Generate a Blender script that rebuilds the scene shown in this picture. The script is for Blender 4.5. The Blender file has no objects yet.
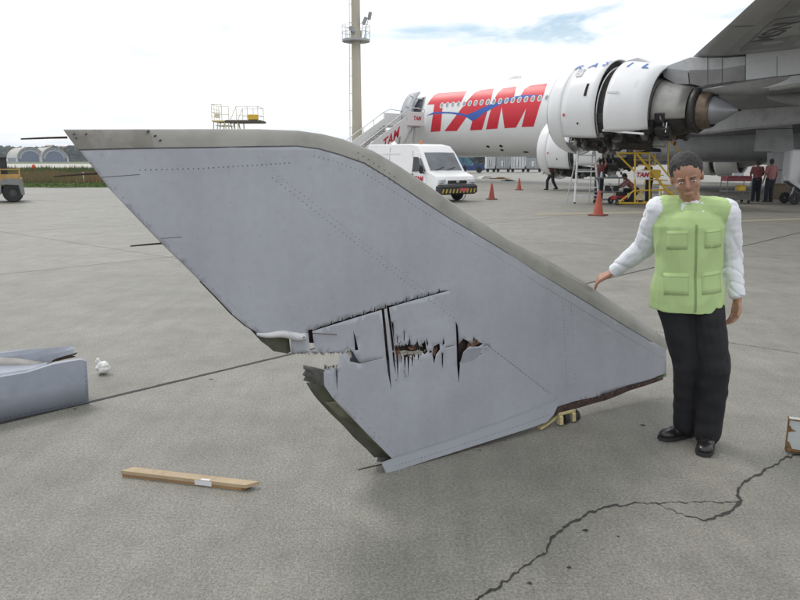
import bpy, bmesh, math, random
from mathutils import Vector, Matrix, noise
from mathutils.geometry import delaunay_2d_cdt
random.seed(7)
R = math.radians
V = Vector
PI = math.pi
scene = bpy.context.scene

# ---------------------------------------------------------------- camera
CAMH = 1.65; FPX = 690.0; PITCH = math.atan(140/690)
cam = bpy.data.cameras.new('camera'); camo = bpy.data.objects.new('camera', cam)
scene.collection.objects.link(camo)
camo.location = (0, 0, CAMH); camo.rotation_euler = (PI/2-PITCH, 0, 0)
cam.sensor_width = 36; cam.lens = 36*FPX/800; cam.clip_end = 6000; cam.clip_start = .05
scene.camera = camo
# ---------------------------------------------------------------- sky and sun
SUN_EL = R(52); SUN_AZ = R(-48)      # azimuth clockwise from +Y
w = bpy.data.worlds.new('World'); scene.world = w; w.use_nodes = True
nt = w.node_tree; N = nt.nodes; Lk = nt.links; N.clear()
out = N.new('ShaderNodeOutputWorld')
sky = N.new('ShaderNodeTexSky'); sky.sky_type = 'NISHITA'; sky.sun_disc = False
sky.sun_elevation = SUN_EL; sky.sun_rotation = SUN_AZ; sky.air_density = 1.2; sky.dust_density = 1.5
bg = N.new('ShaderNodeBackground'); bg.inputs[1].default_value = .15; Lk.new(sky.outputs[0], bg.inputs[0])
tc = N.new('ShaderNodeTexCoord'); sep = N.new('ShaderNodeSeparateXYZ'); Lk.new(tc.outputs['Generated'], sep.inputs[0])
def wm(op, a, b=None, c=None):
    n = N.new('ShaderNodeMath'); n.operation = op
    for i, q in enumerate((a, b, c)):
        if q is None: continue
        if isinstance(q, (int, float)): n.inputs[i].default_value = q
        else: Lk.new(q, n.inputs[i])
    return n.outputs[0]
zz = wm('ADD', wm('MAXIMUM', sep.outputs[2], 0.0), .10)
cx = wm('DIVIDE', sep.outputs[0], zz); cy = wm('DIVIDE', sep.outputs[1], zz)
cmb = N.new('ShaderNodeCombineXYZ'); Lk.new(cx, cmb.inputs[0]); Lk.new(cy, cmb.inputs[1]); cmb.inputs[2].default_value = 2.7
def wnoise(scale, det, dist=0):
    n = N.new('ShaderNodeTexNoise'); n.inputs['Scale'].default_value = scale; n.inputs['Detail'].default_value = det
    n.inputs['Roughness'].default_value = .58; n.inputs['Distortion'].default_value = dist
    Lk.new(cmb.outputs[0], n.inputs['Vector']); return n.outputs[0]
n1 = wnoise(.75, 7, .4); n2 = wnoise(1.9, 8, .2)
def ramp(inp, a, b, ca=(0,0,0,1), cb=(1,1,1,1)):
    n = N.new('ShaderNodeValToRGB'); n.color_ramp.elements[0].position = a; n.color_ramp.elements[1].position = b
    n.color_ramp.elements[0].color = ca; n.color_ramp.elements[1].color = cb; Lk.new(inp, n.inputs[0]); return n.outputs[0]
cover = wm('MAXIMUM', ramp(n1, .375, .48), ramp(sep.outputs[2], .09, .17, (1,1,1,1), (0,0,0,1)))
shade = ramp(n2, .36, .58, (.83,.875,.94,1), (1.0,1.0,1.0,1))
bg2 = N.new('ShaderNodeBackground'); Lk.new(shade, bg2.inputs[0]); bg2.inputs[1].default_value = 1.28
mx = N.new('ShaderNodeMixShader'); Lk.new(cover, mx.inputs[0]); Lk.new(bg.outputs[0], mx.inputs[1]); Lk.new(bg2.outputs[0], mx.inputs[2])
Lk.new(mx.outputs[0], out.inputs[0])
sl = bpy.data.lights.new('sun', 'SUN'); sl.energy = 1.35; sl.angle = R(13); sl.color = (1, .96, .9)
so = bpy.data.objects.new('sun', sl); scene.collection.objects.link(so)
sd = V((math.sin(SUN_AZ)*math.cos(SUN_EL), math.cos(SUN_AZ)*math.cos(SUN_EL), math.sin(SUN_EL)))
so.rotation_euler = sd.to_track_quat('Z', 'Y').to_euler(); so.location = sd*40
vs = scene.view_settings; vs.view_transform = 'Standard'; vs.look = 'None'; vs.exposure = 0.0; vs.gamma = 1

# ---------------------------------------------------------------- pixel helpers (used to measure places from the photograph)
def ray(px, py):
    u = (px-400)/FPX; v = (300-py)/FPX; c, s = math.cos(PITCH), math.sin(PITCH)
    return V((u, c+v*s, -s+v*c))
EYE = V((0, 0, CAMH))
def G(px, py, z=0.0):
    d = ray(px, py); return EYE + d*((z-CAMH)/d.z)
def P(px, py, Y):
    d = ray(px, py); return EYE + d*(Y/d.y)

# ---------------------------------------------------------------- materials
MATS = {}
def M(name, rgb, rough=.6, metal=0.0, var=.12, scale=4.0, bump=0.0, bscale=60.0, alpha=1.0, coords='Object', spec=.5, rgb2=None, stain=None, trans=0.0, det=5, sub=None):
    if name in MATS: return MATS[name]
    m = bpy.data.materials.new(name); m.use_nodes = True; t = m.node_tree; b = t.nodes['Principled BSDF']; K = t.links
    b.inputs['Roughness'].default_value = rough; b.inputs['Metallic'].default_value = metal
    b.inputs['Specular IOR Level'].default_value = spec
    if trans: b.inputs['Transmission Weight'].default_value = trans
    if coords == 'World':
        g = t.nodes.new('ShaderNodeNewGeometry'); vec = g.outputs['Position']
    else:
        g = t.nodes.new('ShaderNodeTexCoord'); vec = g.outputs['Object']
    n = t.nodes.new('ShaderNodeTexNoise'); n.inputs['Scale'].default_value = scale; n.inputs['Detail'].default_value = det; K.new(vec, n.inputs['Vector'])
    r = t.nodes.new('ShaderNodeValToRGB'); K.new(n.outputs[0], r.inputs[0])
    r.color_ramp.elements[0].position = .3; r.color_ramp.elements[1].position = .7
    c2 = rgb2 or tuple(min(1, c*(1+var)) for c in rgb); c1 = rgb if rgb2 else tuple(c*(1-var) for c in rgb)
    r.color_ramp.elements[0].color = (*c1, 1); r.color_ramp.elements[1].color = (*c2, 1)
    col = r.outputs[0]
    if stain:   # (rgb, scale, lo, hi)
        s = t.nodes.new('ShaderNodeTexNoise'); s.inputs['Scale'].default_value = stain[1]; s.inputs['Detail'].default_value = 8; s.inputs['Roughness'].default_value = .65
        K.new(vec, s.inputs['Vector'])
        q = t.nodes.new('ShaderNodeValToRGB'); q.color_ramp.elements[0].position = stain[2]; q.color_ramp.elements[1].position = stain[3]; K.new(s.outputs[0], q.inputs[0])
        mxx = t.nodes.new('ShaderNodeMix'); mxx.data_type = 'RGBA'; K.new(q.outputs[0], mxx.inputs[0]); K.new(col, mxx.inputs[6]); mxx.inputs[7].default_value = (*stain[0], 1)
        col = mxx.outputs[2]
    K.new(col, b.inputs['Base Color'])
    if bump:
        bn = t.nodes.new('ShaderNodeTexNoise'); bn.inputs['Scale'].default_value = bscale; bn.inputs['Detail'].default_value = 4; K.new(vec, bn.inputs['Vector'])
        bp = t.nodes.new('ShaderNodeBump'); bp.inputs['Strength'].default_value = bump; bp.inputs['Distance'].default_value = .02
        K.new(bn.outputs[0], bp.inputs['Height']); K.new(bp.outputs[0], b.inputs['Normal'])
    MATS[name] = m; return m

# ---------------------------------------------------------------- mesh collecting
class MB:
    def __init__(s): s.v = []; s.f = []
    def add(s, vs, fs):
        o = len(s.v); s.v += [V(p) for p in vs]; s.f += [tuple(o+i for i in f) for f in fs]; return s
    def box(s, c, d, rot=None):
        c = V(c); x, y, z = d[0]/2, d[1]/2, d[2]/2
        pts = [V((a*x, b*y, e*z)) for a in (-1, 1) for b in (-1, 1) for e in (-1, 1)]
        if rot is not None: pts = [rot @ p for p in pts]
        return s.add([c+p for p in pts], [(0,1,3,2),(4,6,7,5),(0,4,5,1),(2,3,7,6),(0,2,6,4),(1,5,7,3)])
    def bbox(s, c, d, b=.01, rot=None):          # box with chamfered edges (octagonal rims)
        c = V(c); x, y, z = d[0]/2, d[1]/2, d[2]/2; b = min(b, x*.45, y*.45, z*.45)
        P_ = []
        for zz_, k in ((-z, b), (-z+b, 0), (z-b, 0), (z, b)):
            X, Y = x-k, y-k; e = b
            P_ += [V(p) for p in ((X-e,-Y,zz_),(X,-Y+e,zz_),(X,Y-e,zz_),(X-e,Y,zz_),(-X+e,Y,zz_),(-X,Y-e,zz_),(-X,-Y+e,zz_),(-X+e,-Y,zz_))]
        if rot is not None: P_ = [rot @ p for p in P_]
        F = [tuple(range(7, -1, -1)), tuple(range(24, 32))]
        for k in range(3):
            for i in range(8):
                j = (i+1) % 8; F.append((k*8+i, k*8+j, k*8+8+j, k*8+8+i))
        return s.add([c+p for p in P_], F)
    def cyl(s, a, b, r, r2=None, n=10, cap=True):
        a, b = V(a), V(b); r2 = r if r2 is None else r2; d = (b-a)
        if d.length < 1e-7: return s
        q = d.to_track_quat('Z', 'Y'); vs = []
        for p, rr in ((a, r), (b, r2)):
            for i in range(n):
                t = 2*PI*i/n; vs.append(p + q @ V((math.cos(t)*rr, math.sin(t)*rr, 0)))
        fs = [(i, (i+1) % n, n+(i+1) % n, n+i) for i in range(n)]
        if cap: fs += [tuple(range(n-1, -1, -1)), tuple(range(n, 2*n))]
        return s.add(vs, fs)
    def tube(s, pts, r, n=6, closed=False):
        pts = [V(p) for p in pts]
        m = len(pts) if closed else len(pts)-1
        for i in range(m): s.cyl(pts[i], pts[(i+1) % len(pts)], r, n=n)
        return s
    def lathe(s, prof, origin=(0,0,0), axis=(0,0,1), n=24, a0=0.0, a1=2*PI, cap=False):   # prof: (r, h)
        q = V(axis).to_track_quat('Z', 'Y'); o = V(origin); full = abs(a1-a0-2*PI) < 1e-6; k = n if full else n+1; vs = []
        for r, h in prof:
            for i in range(k):
                t = a0+(a1-a0)*i/n; vs.append(o + q @ V((math.cos(t)*r, math.sin(t)*r, h)))
        fs = []
        for j in range(len(prof)-1):
            for i in range(n):
                i2 = (i+1) % k; fs.append((j*k+i, j*k+i2, (j+1)*k+i2, (j+1)*k+i))
        return s.add(vs, fs)
    def prism(s, poly, fn0, fn1):   # closed polygon lifted by two maps
        n = len(poly); vs = [fn0(p) for p in poly]+[fn1(p) for p in poly]
        return s.add(vs, [tuple(range(n-1, -1, -1)), tuple(range(n, 2*n))]+[(i, (i+1) % n, n+(i+1) % n, n+i) for i in range(n)])
    def grid(s, rows, closed=False):
        n = len(rows[0]); vs = [p for r in rows for p in r]; fs = []
        for j in range(len(rows)-1):
            for i in range(n if closed else n-1):
                i2 = (i+1) % n; fs.append((j*n+i, j*n+i2, (j+1)*n+i2, (j+1)*n+i))
        return s.add(vs, fs)
    def ell(s, c, r, rot=None, nu=12, nv=8):
        c = V(c); vs = []; fs = []
        for j in range(nv+1):
            a = PI*j/nv
            for i in range(nu):
                t = 2*PI*i/nu; p = V((r[0]*math.sin(a)*math.cos(t), r[1]*math.sin(a)*math.sin(t), r[2]*math.cos(a)))
                vs.append(c+(rot @ p if rot is not None else p))
        for j in range(nv):
            for i in range(nu):
                i2 = (i+1) % nu; fs.append((j*nu+i, (j+1)*nu+i, (j+1)*nu+i2, j*nu+i2))
        return s.add(vs, fs)
    def cap(s, a, b, r, r2=None, n=12):
        r2 = r if r2 is None else r2
        s.cyl(a, b, r, r2, n=n); s.ell(a, (r,)*3, nu=n); s.ell(b, (r2,)*3, nu=n); return s
def xf_root(o):
    m = Matrix.Identity(4)
    while o is not None:
        m = (Matrix.Translation(o.location) @ o.rotation_euler.to_matrix().to_4x4()) @ m; o = o.parent
    return m
def build(name, mb, mat, parent=None, smooth=False, world=False, sharp=40, weld=True):
    me = bpy.data.meshes.new(name)
    vs = mb.v
    if world and parent is not None:
        inv = xf_root(parent).inverted(); vs = [inv @ p for p in vs]
    me.from_pydata([tuple(p) for p in vs], [], mb.f)
    bm = bmesh.new(); bm.from_mesh(me)
    if weld: bmesh.ops.remove_doubles(bm, verts=bm.verts, dist=1e-5)
    bmesh.ops.recalc_face_normals(bm, faces=bm.faces)
    if smooth:
        for f in bm.faces: f.smooth = True
        for e in bm.edges:
            if len(e.link_faces) == 2 and e.calc_face_angle(0) > R(sharp): e.smooth = False
    bm.to_mesh(me); bm.free()
    me.materials.append(mat)
    o = bpy.data.objects.new(name, me); scene.collection.objects.link(o)
    if parent is not None: o.parent = parent
    return o
def tag(o, label=None, cat=None, group=None, kind=None):
    if label: o['label'] = label
    if cat: o['category'] = cat
    if group: o['group'] = group
    if kind: o['kind'] = kind
    return o
def thing(name, label, cat, loc=(0,0,0), rz=0.0, group=None):
    o = bpy.data.objects.new(name, None); scene.collection.objects.link(o); o.location = loc; o.rotation_euler = (0, 0, rz)
    o.empty_display_size = .2
    return tag(o, label, cat, group)
def copy_tree(o, parent=None):
    c = o.copy(); scene.collection.objects.link(c); c.parent = parent
    for ch in [q for q in bpy.data.objects if q.parent == o]: copy_tree(ch, c)
    return c
def inpoly(p, poly):
    x, y = p[0], p[1]; r = False; j = len(poly)-1
    for i in range(len(poly)):
        a, b = poly[i], poly[j]
        if (a[1] > y) != (b[1] > y) and x < (b[0]-a[0])*(y-a[1])/(b[1]-a[1])+a[0]: r = not r
        j = i
    return r
def cdt(outer, holes=(), step=None, extra=()):
    """triangulated 2D region with holes; returns verts2d, tris"""
    pts = []; edges = []
    def loop(l):
        o = len(pts); pts.extend(V((p[0], p[1])) for p in l); edges.extend((o+i, o+(i+1) % len(l)) for i in range(len(l)))
    loop(outer)
    for h in holes: loop(h)
    if step:
        xs = [p[0] for p in outer]; ys = [p[1] for p in outer]; y = min(ys)+step*.5; k = 0
        while y < max(ys):
            x = min(xs)+step*(.5 if k % 2 else .25)
            while x < max(xs):
                if inpoly((x, y), outer) and not any(inpoly((x, y), h) for h in holes): pts.append(V((x+.001*math.sin(y*77), y)))
                x += step
            y += step*.87; k += 1
    for e in extra: pts.append(V((e[0], e[1])))
    r = delaunay_2d_cdt(pts, edges, [], 0, 1e-6)
    vv, ff = r[0], r[2]; F = []
    for f in ff:
        c = sum((vv[i] for i in f), V((0, 0)))/len(f)
        if inpoly(c, outer) and not any(inpoly(c, h) for h in holes): F.append(tuple(f))
    return [tuple(p) for p in vv], F
def text2d(txt, size=1.0, shear=0.0, bold=0.0):
    """flat lettering as 2D verts + faces from the built-in font"""
    cu = bpy.data.curves.new('t', 'FONT'); cu.body = txt; cu.size = size; cu.shear = shear; cu.offset = bold; cu.resolution_u = 3
    cu.align_x = 'CENTER'; cu.align_y = 'CENTER'
    o = bpy.data.objects.new('t', cu); scene.collection.objects.link(o)
    dg = bpy.context.evaluated_depsgraph_get(); dg.update()
    me = bpy.data.meshes.new_from_object(o.evaluated_get(dg))
    vs = [(v.co.x, v.co.y) for v in me.vertices]; fs = [tuple(p.vertices) for p in me.polygons]
    bpy.data.objects.remove(o); bpy.data.curves.remove(cu); bpy.data.meshes.remove(me)
    return vs, fs
def lettering(name, txt, size, fn, mat, parent, shear=0.0, bold=0.0, world=False, sx=1.0):
    vs, fs = text2d(txt, size, shear, bold)
    mb = MB(); mb.add([fn(p[0]*sx, p[1]) for p in vs], fs)
    return build(name, mb, mat, parent, world=world)
def remeshed(name, mb, vox, smooth_it=4, noise_amp=0.0, noise_sc=8.0, parent=None, mat=None, world=True, ridges=None):
    """union the collected primitives into one continuous skin"""
    o = build(name, mb, mat, None, weld=False)
    a = o.modifiers.new('r', 'REMESH'); a.mode = 'VOXEL'; a.voxel_size = vox
    b = o.modifiers.new('s', 'SMOOTH'); b.factor = .5; b.iterations = smooth_it
    dg = bpy.context.evaluated_depsgraph_get(); dg.update()
    me = bpy.data.meshes.new_from_object(o.evaluated_get(dg)); o.modifiers.clear()
    old = o.data; o.data = me; bpy.data.meshes.remove(old); me.name = name
    if noise_amp or ridges:
        nv = [v.normal.copy() for v in me.vertices]
        for v, n in zip(me.vertices, nv):
            p = v.co.copy(); d = 0
            if noise_amp: d += noise.noise(p*noise_sc)*noise_amp + noise.noise(p*noise_sc*2.3)*noise_amp*.4
            if ridges: d += ridges(p)
            v.co = p + n*d
    if parent is not None:
        if world: me.transform(xf_root(parent).inverted())
        o.parent = parent
    for p in me.polygons: p.use_smooth = True
    if not me.materials: me.materials.append(mat)
    return o

# ---------------------------------------------------------------- shared materials
concrete = M('concrete', (.200,.193,.162), rough=.55, scale=2.2, coords='World', rgb2=(.242,.233,.198), bump=.6, bscale=110, spec=.75)
def concrete_detail(m):
    t = m.node_tree; K = t.links; b = t.nodes['Principled BSDF']; src = b.inputs['Base Color'].links[0].from_socket
    g = t.nodes.new('ShaderNodeNewGeometry'); oi = t.nodes.new('ShaderNodeObjectInfo')
    def nz(sc, det, stretch=None):
        n = t.nodes.new('ShaderNodeTexNoise'); n.inputs['Scale'].default_value = sc; n.inputs['Detail'].default_value = det; n.inputs['Roughness'].default_value = .7
        if stretch:
            mp = t.nodes.new('ShaderNodeMapping'); mp.inputs['Scale'].default_value = stretch; mp.inputs['Rotation'].default_value = (0, 0, R(8)); K.new(g.outputs['Position'], mp.inputs[0]); K.new(mp.outputs[0], n.inputs['Vector'])
        else: K.new(g.outputs['Position'], n.inputs['Vector'])
        return n.outputs[0]
    def rp(i, a, b_, c1, c2):
        n = t.nodes.new('ShaderNodeValToRGB'); n.color_ramp.elements[0].position = a; n.color_ramp.elements[1].position = b_
        n.color_ramp.elements[0].color = (c1, c1, c1, 1); n.color_ramp.elements[1].color = (c2, c2, c2, 1); K.new(i, n.inputs[0]); return n.outputs[0]
    def mul(a, b_):
        n = t.nodes.new('ShaderNodeMix'); n.data_type = 'RGBA'; n.blend_type = 'MULTIPLY'; n.inputs[0].default_value = 1; K.new(a, n.inputs[6]); K.new(b_, n.inputs[7]); return n.outputs[2]
    c = mul(src, rp(nz(70, 3), .3, .72, .52, 1.4))            # grit
    c = mul(c, rp(nz(.55, 6), .33, .66, .89, 1.06))             # broad dirt
    c = mul(c, rp(nz(5.5, 8), .33, .6, .90, 1.05))             # blotches
    c = mul(c, rp(nz(9, 5, (1, .12, 1)), .35, .6, .92, 1.04))  # brushed streaks
    c = mul(c, rp(nz(23, 2), .72, .78, 1.0, .72))              # small oil spots
    c = mul(c, rp(nz(160, 2), .34, .66, .72, 1.22))            # exposed sand grains
    c = mul(c, rp(nz(1.7, 9, (.25, 1, 1)), .36, .60, .95, 1.03))  # tyre and wash streaks
    c = mul(c, rp(oi.outputs['Random'], 0, 1, .94, 1.05))
    K.new(c, b.inputs['Base Color'])
concrete_detail(concrete)
sealant = M('joint_sealant', (.028,.026,.024), .8, coords='World', scale=9, var=.4)
white_paint = M('aircraft_white_paint', (.78,.78,.775), .28, var=.03, scale=.8, stain=((.52,.52,.50), 1.6, .60, .95))
white_gloss = M('white_vehicle_paint', (.80,.80,.80), .25, var=.02)
grey_under = M('aircraft_grey_paint', (.27,.275,.285), .42, var=.1, scale=.7, stain=((.15,.15,.15), 1.1, .5, .9))
black_rubber = M('black_rubber', (.018,.018,.019), .8, bump=.2)
dark = M('dark_cavity', (.012,.011,.010), .9)
alu = M('bare_aluminium', (.55,.55,.54), .35, .9, var=.08, scale=3)
yellow_paint = M('yellow_paint', (.62,.40,.03), .45, var=.12, stain=((.3,.2,.05), 6, .6, .85))
red_paint = M('red_lettering', (.62,.012,.03), .4, var=.03)
blue_paint = M('blue_lettering', (.03,.12,.42), .4, var=.03)
glass_dark = M('dark_glass', (.02,.023,.026), .08, var=.02)
steel = M('galvanised_steel', (.42,.43,.43), .45, .6, var=.1, scale=8)
# ================================================================ GROUND
apron_base = build('apron', MB().add([(-900,-60,-.02),(900,-60,-.02),(900,900,-.02),(-900,900,-.02)], [(0,1,2,3)]), concrete); tag(apron_base, kind='structure')
n1v = V((-math.sin(R(45)), math.cos(R(45)))); n2v = V((.629, .777))
def cross(a, b):      # point where joint line a of family 1 meets joint line b of family 2
    c1 = 4.75+6.5*a; c2 = 6.7+6.35*b; d = n1v.x*n2v.y-n1v.y*n2v.x
    return V(((c1*n2v.y-c2*n1v.y)/d, (n1v.x*c2-n2v.x*c1)/d))
def in_grass(p): return p.y > 42 and p.x < -.36*p.y+1
cells = []
for a in range(-22, 30):
    for b in range(-12, 30):
        c = cross(a+.5, b+.5)
        if c.y < -4 or c.y > 165 or abs(c.x) > .60*c.y+7 or in_grass(c): continue
        cells.append((c.length, a, b))
cells.sort(); cells = cells[:295]
c0 = cross(.5, .5); g_ = .013
def slab_mesh():
    q = [cross(0,0)-c0, cross(0,1)-c0, cross(1,1)-c0, cross(1,0)-c0]
    def ring(k, z):
        return [V((p.x, p.y, z)) - V((p.x, p.y, 0)).normalized()*k*1.4 for p in q]
    m = MB(); rows = [ring(g_, -.018), ring(g_, -.006), ring(g_+.006, 0)]
    vs = [p for r in rows for p in r]; fs = [(8,9,10,11)]
    for j in range(2):
        for i in range(4): fs.append((j*4+i, j*4+(i+1) % 4, j*4+4+(i+1) % 4, j*4+4+i))
    return m.add(vs, fs)
sb0 = build('concrete_slab', slab_mesh(), concrete, apron_base); first = True
for d, a, b in cells:
    o = sb0 if first else sb0.copy()
    if not first: scene.collection.objects.link(o)
    c = cross(a+.5, b+.5); o.location = (c.x, c.y, 0); first = False
js = MB()
for k in range(-14, 16):
    for fam in (0, 1):
        a_, b_ = (cross(k, -6), cross(k, 22)) if fam == 0 else (cross(-14, k), cross(20, k))
        d = (b_-a_).normalized(); n = V((-d.y, d.x))*(.026 if (fam == 0 and k == 0) else .017)
        js.add([(p.x, p.y, -.0045-.001*fam) for p in (a_-n, b_-n, b_+n, a_+n)], [(0,1,2,3)])
tag(build('joint_sealant', js, sealant, apron_base), kind='stuff')
# wandering crack in the nearest slabs
def crack(pts, wid, name='crack'):
    m = MB(); L_ = []; R_ = []
    fine = []
    for i in range(len(pts)-1):
        a, b = V(pts[i]), V(pts[i+1]); n = max(2, int((b-a).length/2.5))
        for k in range(n): fine.append((a+(b-a)*k/n, wid[i]+(wid[i+1]-wid[i])*k/n))
    fine.append((V(pts[-1]), wid[-1]))
    for i, (p, w_) in enumerate(fine):
        d = (fine[min(i+1, len(fine)-1)][0]-fine[max(i-1, 0)][0]).normalized(); n = V((-d.y, d.x))
        q_ = p*.16; j = V((noise.noise(V((q_.x, q_.y, 1)))*3, noise.noise(V((q_.x, q_.y, 9)))*2.4))+V((random.uniform(-.5, .5), random.uniform(-.45, .45))); w1 = w_*random.uniform(.15, 1.1)*.5; w2 = w_*random.uniform(.15, 1.1)*.5
        L_.append(G(*(p+j+n*w1), .0025)); R_.append(G(*(p+j-n*w2), .0025))
    m.grid([L_, R_]); return build(name, m, sealant, apron_base)
crack([(466,606),(480,597),(498,587),(525,566),(545,552),(552,538),(563,527),(590,512),(611,505),(640,503.5),(700,502),(738,501)],
      [3,3.2,4,2.6,3,3.4,3,3,2.5,.9,.9,1.0])
crack([(705,521),(725,513),(734,507),(741,500),(737,490),(745,480),(760,473),(772,466),(786,457),(806,452)], [2.5,5,4.5,6,3.5,3,3.4,2.5,2.2,2])
crack([(655,503),(680,513),(706,521)], [.9,.9,1.6])
a_, b_ = cross(0, -3), cross(0, 6); d = (b_-a_).normalized(); n = V((-d.y, d.x)); rows = [[], []]
for i in range(1500):
    t = i/1500; p = a_+(b_-a_)*t; w1 = .013+.010*abs(noise.noise(V((i*.13, 0, 0))))+.006*random.random(); w2 = .013+.010*abs(noise.noise(V((i*.11, 5, 0))))+.006*random.random()
    rows[0].append(V((p.x+n.x*w1, p.y+n.y*w1, .0018))); rows[1].append(V((p.x-n.x*w2, p.y-n.y*w2, .0018)))
m = MB(); m.grid(rows); build('worn_sealant', m, sealant, apron_base)
tar = MB()
for px_, py_, r_ in ((586,530,.014),(569,567,.009),(618,536,.006),(480,450,.008),(75,409,.011),(643,425,.014),(530,583,.010),(211,379,.012)):
    c = G(px_, py_, .003); tar.add([c+V((math.cos(t)*r_*random.uniform(.7,1.6), math.sin(t)*r_*random.uniform(.5,1), 0)) for t in [i*PI/5 for i in range(10)]], [tuple(range(10))])
tag(build('tar_spots', tar, sealant, apron_base), kind='stuff')
# faded yellow taxi line
fy = M('faded_yellow_marking', (.27,.24,.15), .8, coords='World', scale=6, rgb2=(.25,.24,.20))
m = MB(); a, b = G(535,213,.004), G(700,210.5,.004); c, d = G(705,212.5,.004), G(535,215.2,.004); m.add([a,b,c,d], [(0,1,2,3)])
a, b = G(738,220.2,.004), G(830,217,.004); c, d = G(830,218.6,.004), G(738,222,.004); m.add([a,b,c,d], [(0,1,2,3)])
tag(build('yellow_line', m, fy), kind='structure')
# ---- airfield beyond the apron on the left
grass_m = M('short_grass', (.055,.085,.022), .95, coords='World', scale=.5, rgb2=(.10,.125,.04), bump=.5, bscale=4)
m = MB(); pts = [(-900,41),(-16.2,42.6),(-15.5,46),(-45,140),(-60,900),(-900,900)]
m.add([(x, y, .02) for x, y in pts], [tuple(range(6))]); m.add([(x, y, -.05) for x, y in pts[:3]]+[(x, y, .02) for x, y in pts[:3]], [(0,1,4,3),(1,2,5,4)])
tag(build('grass_field', m, grass_m), kind='structure')
m = MB(); m.add([(-900,150,.06),(-40,150,.06),(-55,300,.06),(-900,300,.06)], [(0,1,2,3)])
tag(build('runway', m, M('runway_concrete', (.42,.40,.35), .85, coords='World', scale=.06, var=.1)), kind='structure')
far_g = M('far_grass', (.07,.105,.035), .95, coords='World', scale=.05, rgb2=(.10,.13,.05))
m = MB(); m.add([(-1500,300,.1),(1500,300,.1),(1500,2400,.1),(-1500,2400,.1)], [(0,1,2,3)]); tag(build('far_field', m, far_g), kind='structure')
# tall weeds, two tones
def blades(name, n, x0, x1, y0, y1, h0, h1, mat, label, wd=.05):
    mb = MB()
    for i in range(n):
        y = random.uniform(y0, y1); x = random.uniform(x0*y, x1*y); h = random.uniform(h0, h1)*(.7+.5*noise.noise(V((x*.4, y*.3, 3)))+.1)
        a = random.uniform(0, PI); dx, dy = math.cos(a)*wd, math.sin(a)*wd; lx, ly = random.uniform(-.15, .15), random.uniform(-.1, .1)
        mb.add([(x-dx, y-dy, 0), (x+dx, y+dy, 0), (x+dx*.8+lx*.5, y+ly*.5, h*.6), (x-dx*.8+lx*.5, y+ly*.5, h*.6), (x+lx, y+ly, h)], [(0,1,2,3), (3,2,4)])
    return tag(build(name, mb, mat, weld=False), label, 'grass', kind='stuff')
blades('dry_grass', 9000, -.68, -.39, 50, 66, .5, .85, M('dry_grass_blades', (.20,.125,.06), .9, coords='World', scale=.35, rgb2=(.13,.13,.045)), 'tall dry brownish grass growing beyond the apron edge')
blades('green_weeds', 8000, -.68, -.38, 67, 88, .5, 1.15, M('green_weeds_blades', (.05,.085,.02), .9, coords='World', scale=.3, rgb2=(.09,.11,.03)), 'dark green weeds growing behind the dry grass')
blades('verge_grass', 7000, -.68, -.38, 43, 50, .06, .14, M('verge_blades', (.06,.11,.02), .9, coords='World', scale=.8, rgb2=(.09,.13,.03)), 'short green grass verge at the apron edge')
# ---- hills and distant woods
def ridge(name, pts, Y, depth, mat, jag, seed):
    rows = [[], [], []]
    x0, x1 = pts[0][0], pts[-1][0]; n = 220
    for i in range(n+1):
        px = x0+(x1-x0)*i/n
        for k in range(len(pts)-1):
            if pts[k][0] <= px <= pts[k+1][0]:
                t = (px-pts[k][0])/(pts[k+1][0]-pts[k][0]); py = pts[k][1]+(pts[k+1][1]-pts[k][1])*t
        X = (px-400)/FPX*Y; z = max(1, P(px, py, Y).z + noise.noise(V((px*.11, seed, 0)))*jag + noise.noise(V((px*.5, seed, 4)))*jag*.5)
        rows[0].append(V((X, Y-depth, 0))); rows[1].append(V((X, Y-depth*.3, z*.8))); rows[2].append(V((X*1.01, Y, z)))
    mb = MB(); mb.grid(rows); return tag(build(name, mb, mat, smooth=True), kind='structure')
hill_m = M('far_hill', (.12,.17,.17), .95, coords='World', scale=.03, rgb2=(.17,.20,.19))
hp = [(-300,150),(0,149),(60,147),(160,147),(300,146),(350,146),(378,146),(400,148),(440,150),(480,149),(560,148),(700,150),(1100,149)]
ridge('hills', hp, 1500, 300, hill_m, 5, 2)
def leafy(name, spans, Y, dy, n, size, mat, label, kind='stuff', cat='trees'):
    """a far wood: thousands of leaf clumps heaped over the given outline"""
    mb = MB()
    for i in range(n):
        px = random.uniform(spans[0][0], spans[-1][0])
        for k in range(len(spans)-1):
            if spans[k][0] <= px <= spans[k+1][0]:
                t = (px-spans[k][0])/(spans[k+1][0]-spans[k][0]); py = spans[k][1]+(spans[k+1][1]-spans[k][1])*t
        y = Y+random.uniform(0, dy); top = P(px, py, Y).z
        top *= .80+.35*noise.noise(V((px*.23, y*.02, 1)))+.12*noise.noise(V((px*.9, y*.02, 5)))+.1
        z = top*(1-random.random()**2*.95); c = V(((px-400)/FPX*Y, y, max(z, .3))); s = size*random.uniform(.5, 1.3)
        q = Matrix.Rotation(random.uniform(0, 6.3), 3, V((random.uniform(-1,1), random.uniform(-1,1), random.uniform(-1,1))).normalized())
        mb.add([c+q @ V(p)*s for p in ((-1,-.6,0),(1,-.7,.2),(.8,.8,-.2),(-.7,.9,.1))], [(0,1,2,3)])
    return tag(build(name, mb, mat, weld=False), label, cat, kind=kind)
leaf_far = M('far_foliage', (.06,.085,.055), .95, coords='World', scale=.04, rgb2=(.11,.13,.085))
leafy('distant_wood', [(-60,150),(30,148),(66,150),(75,145),(140,146)], 640, 60, 7000, 1.9, leaf_far, 'distant wood behind the hangars on the left horizon')
leafy('distant_trees', [(425,152),(470,149),(500,147),(540,147),(600,149),(700,151),(860,148)], 260, 30, 9000, .8, leaf_far, 'dark green trees behind the airfield beneath the fuselage')
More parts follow.
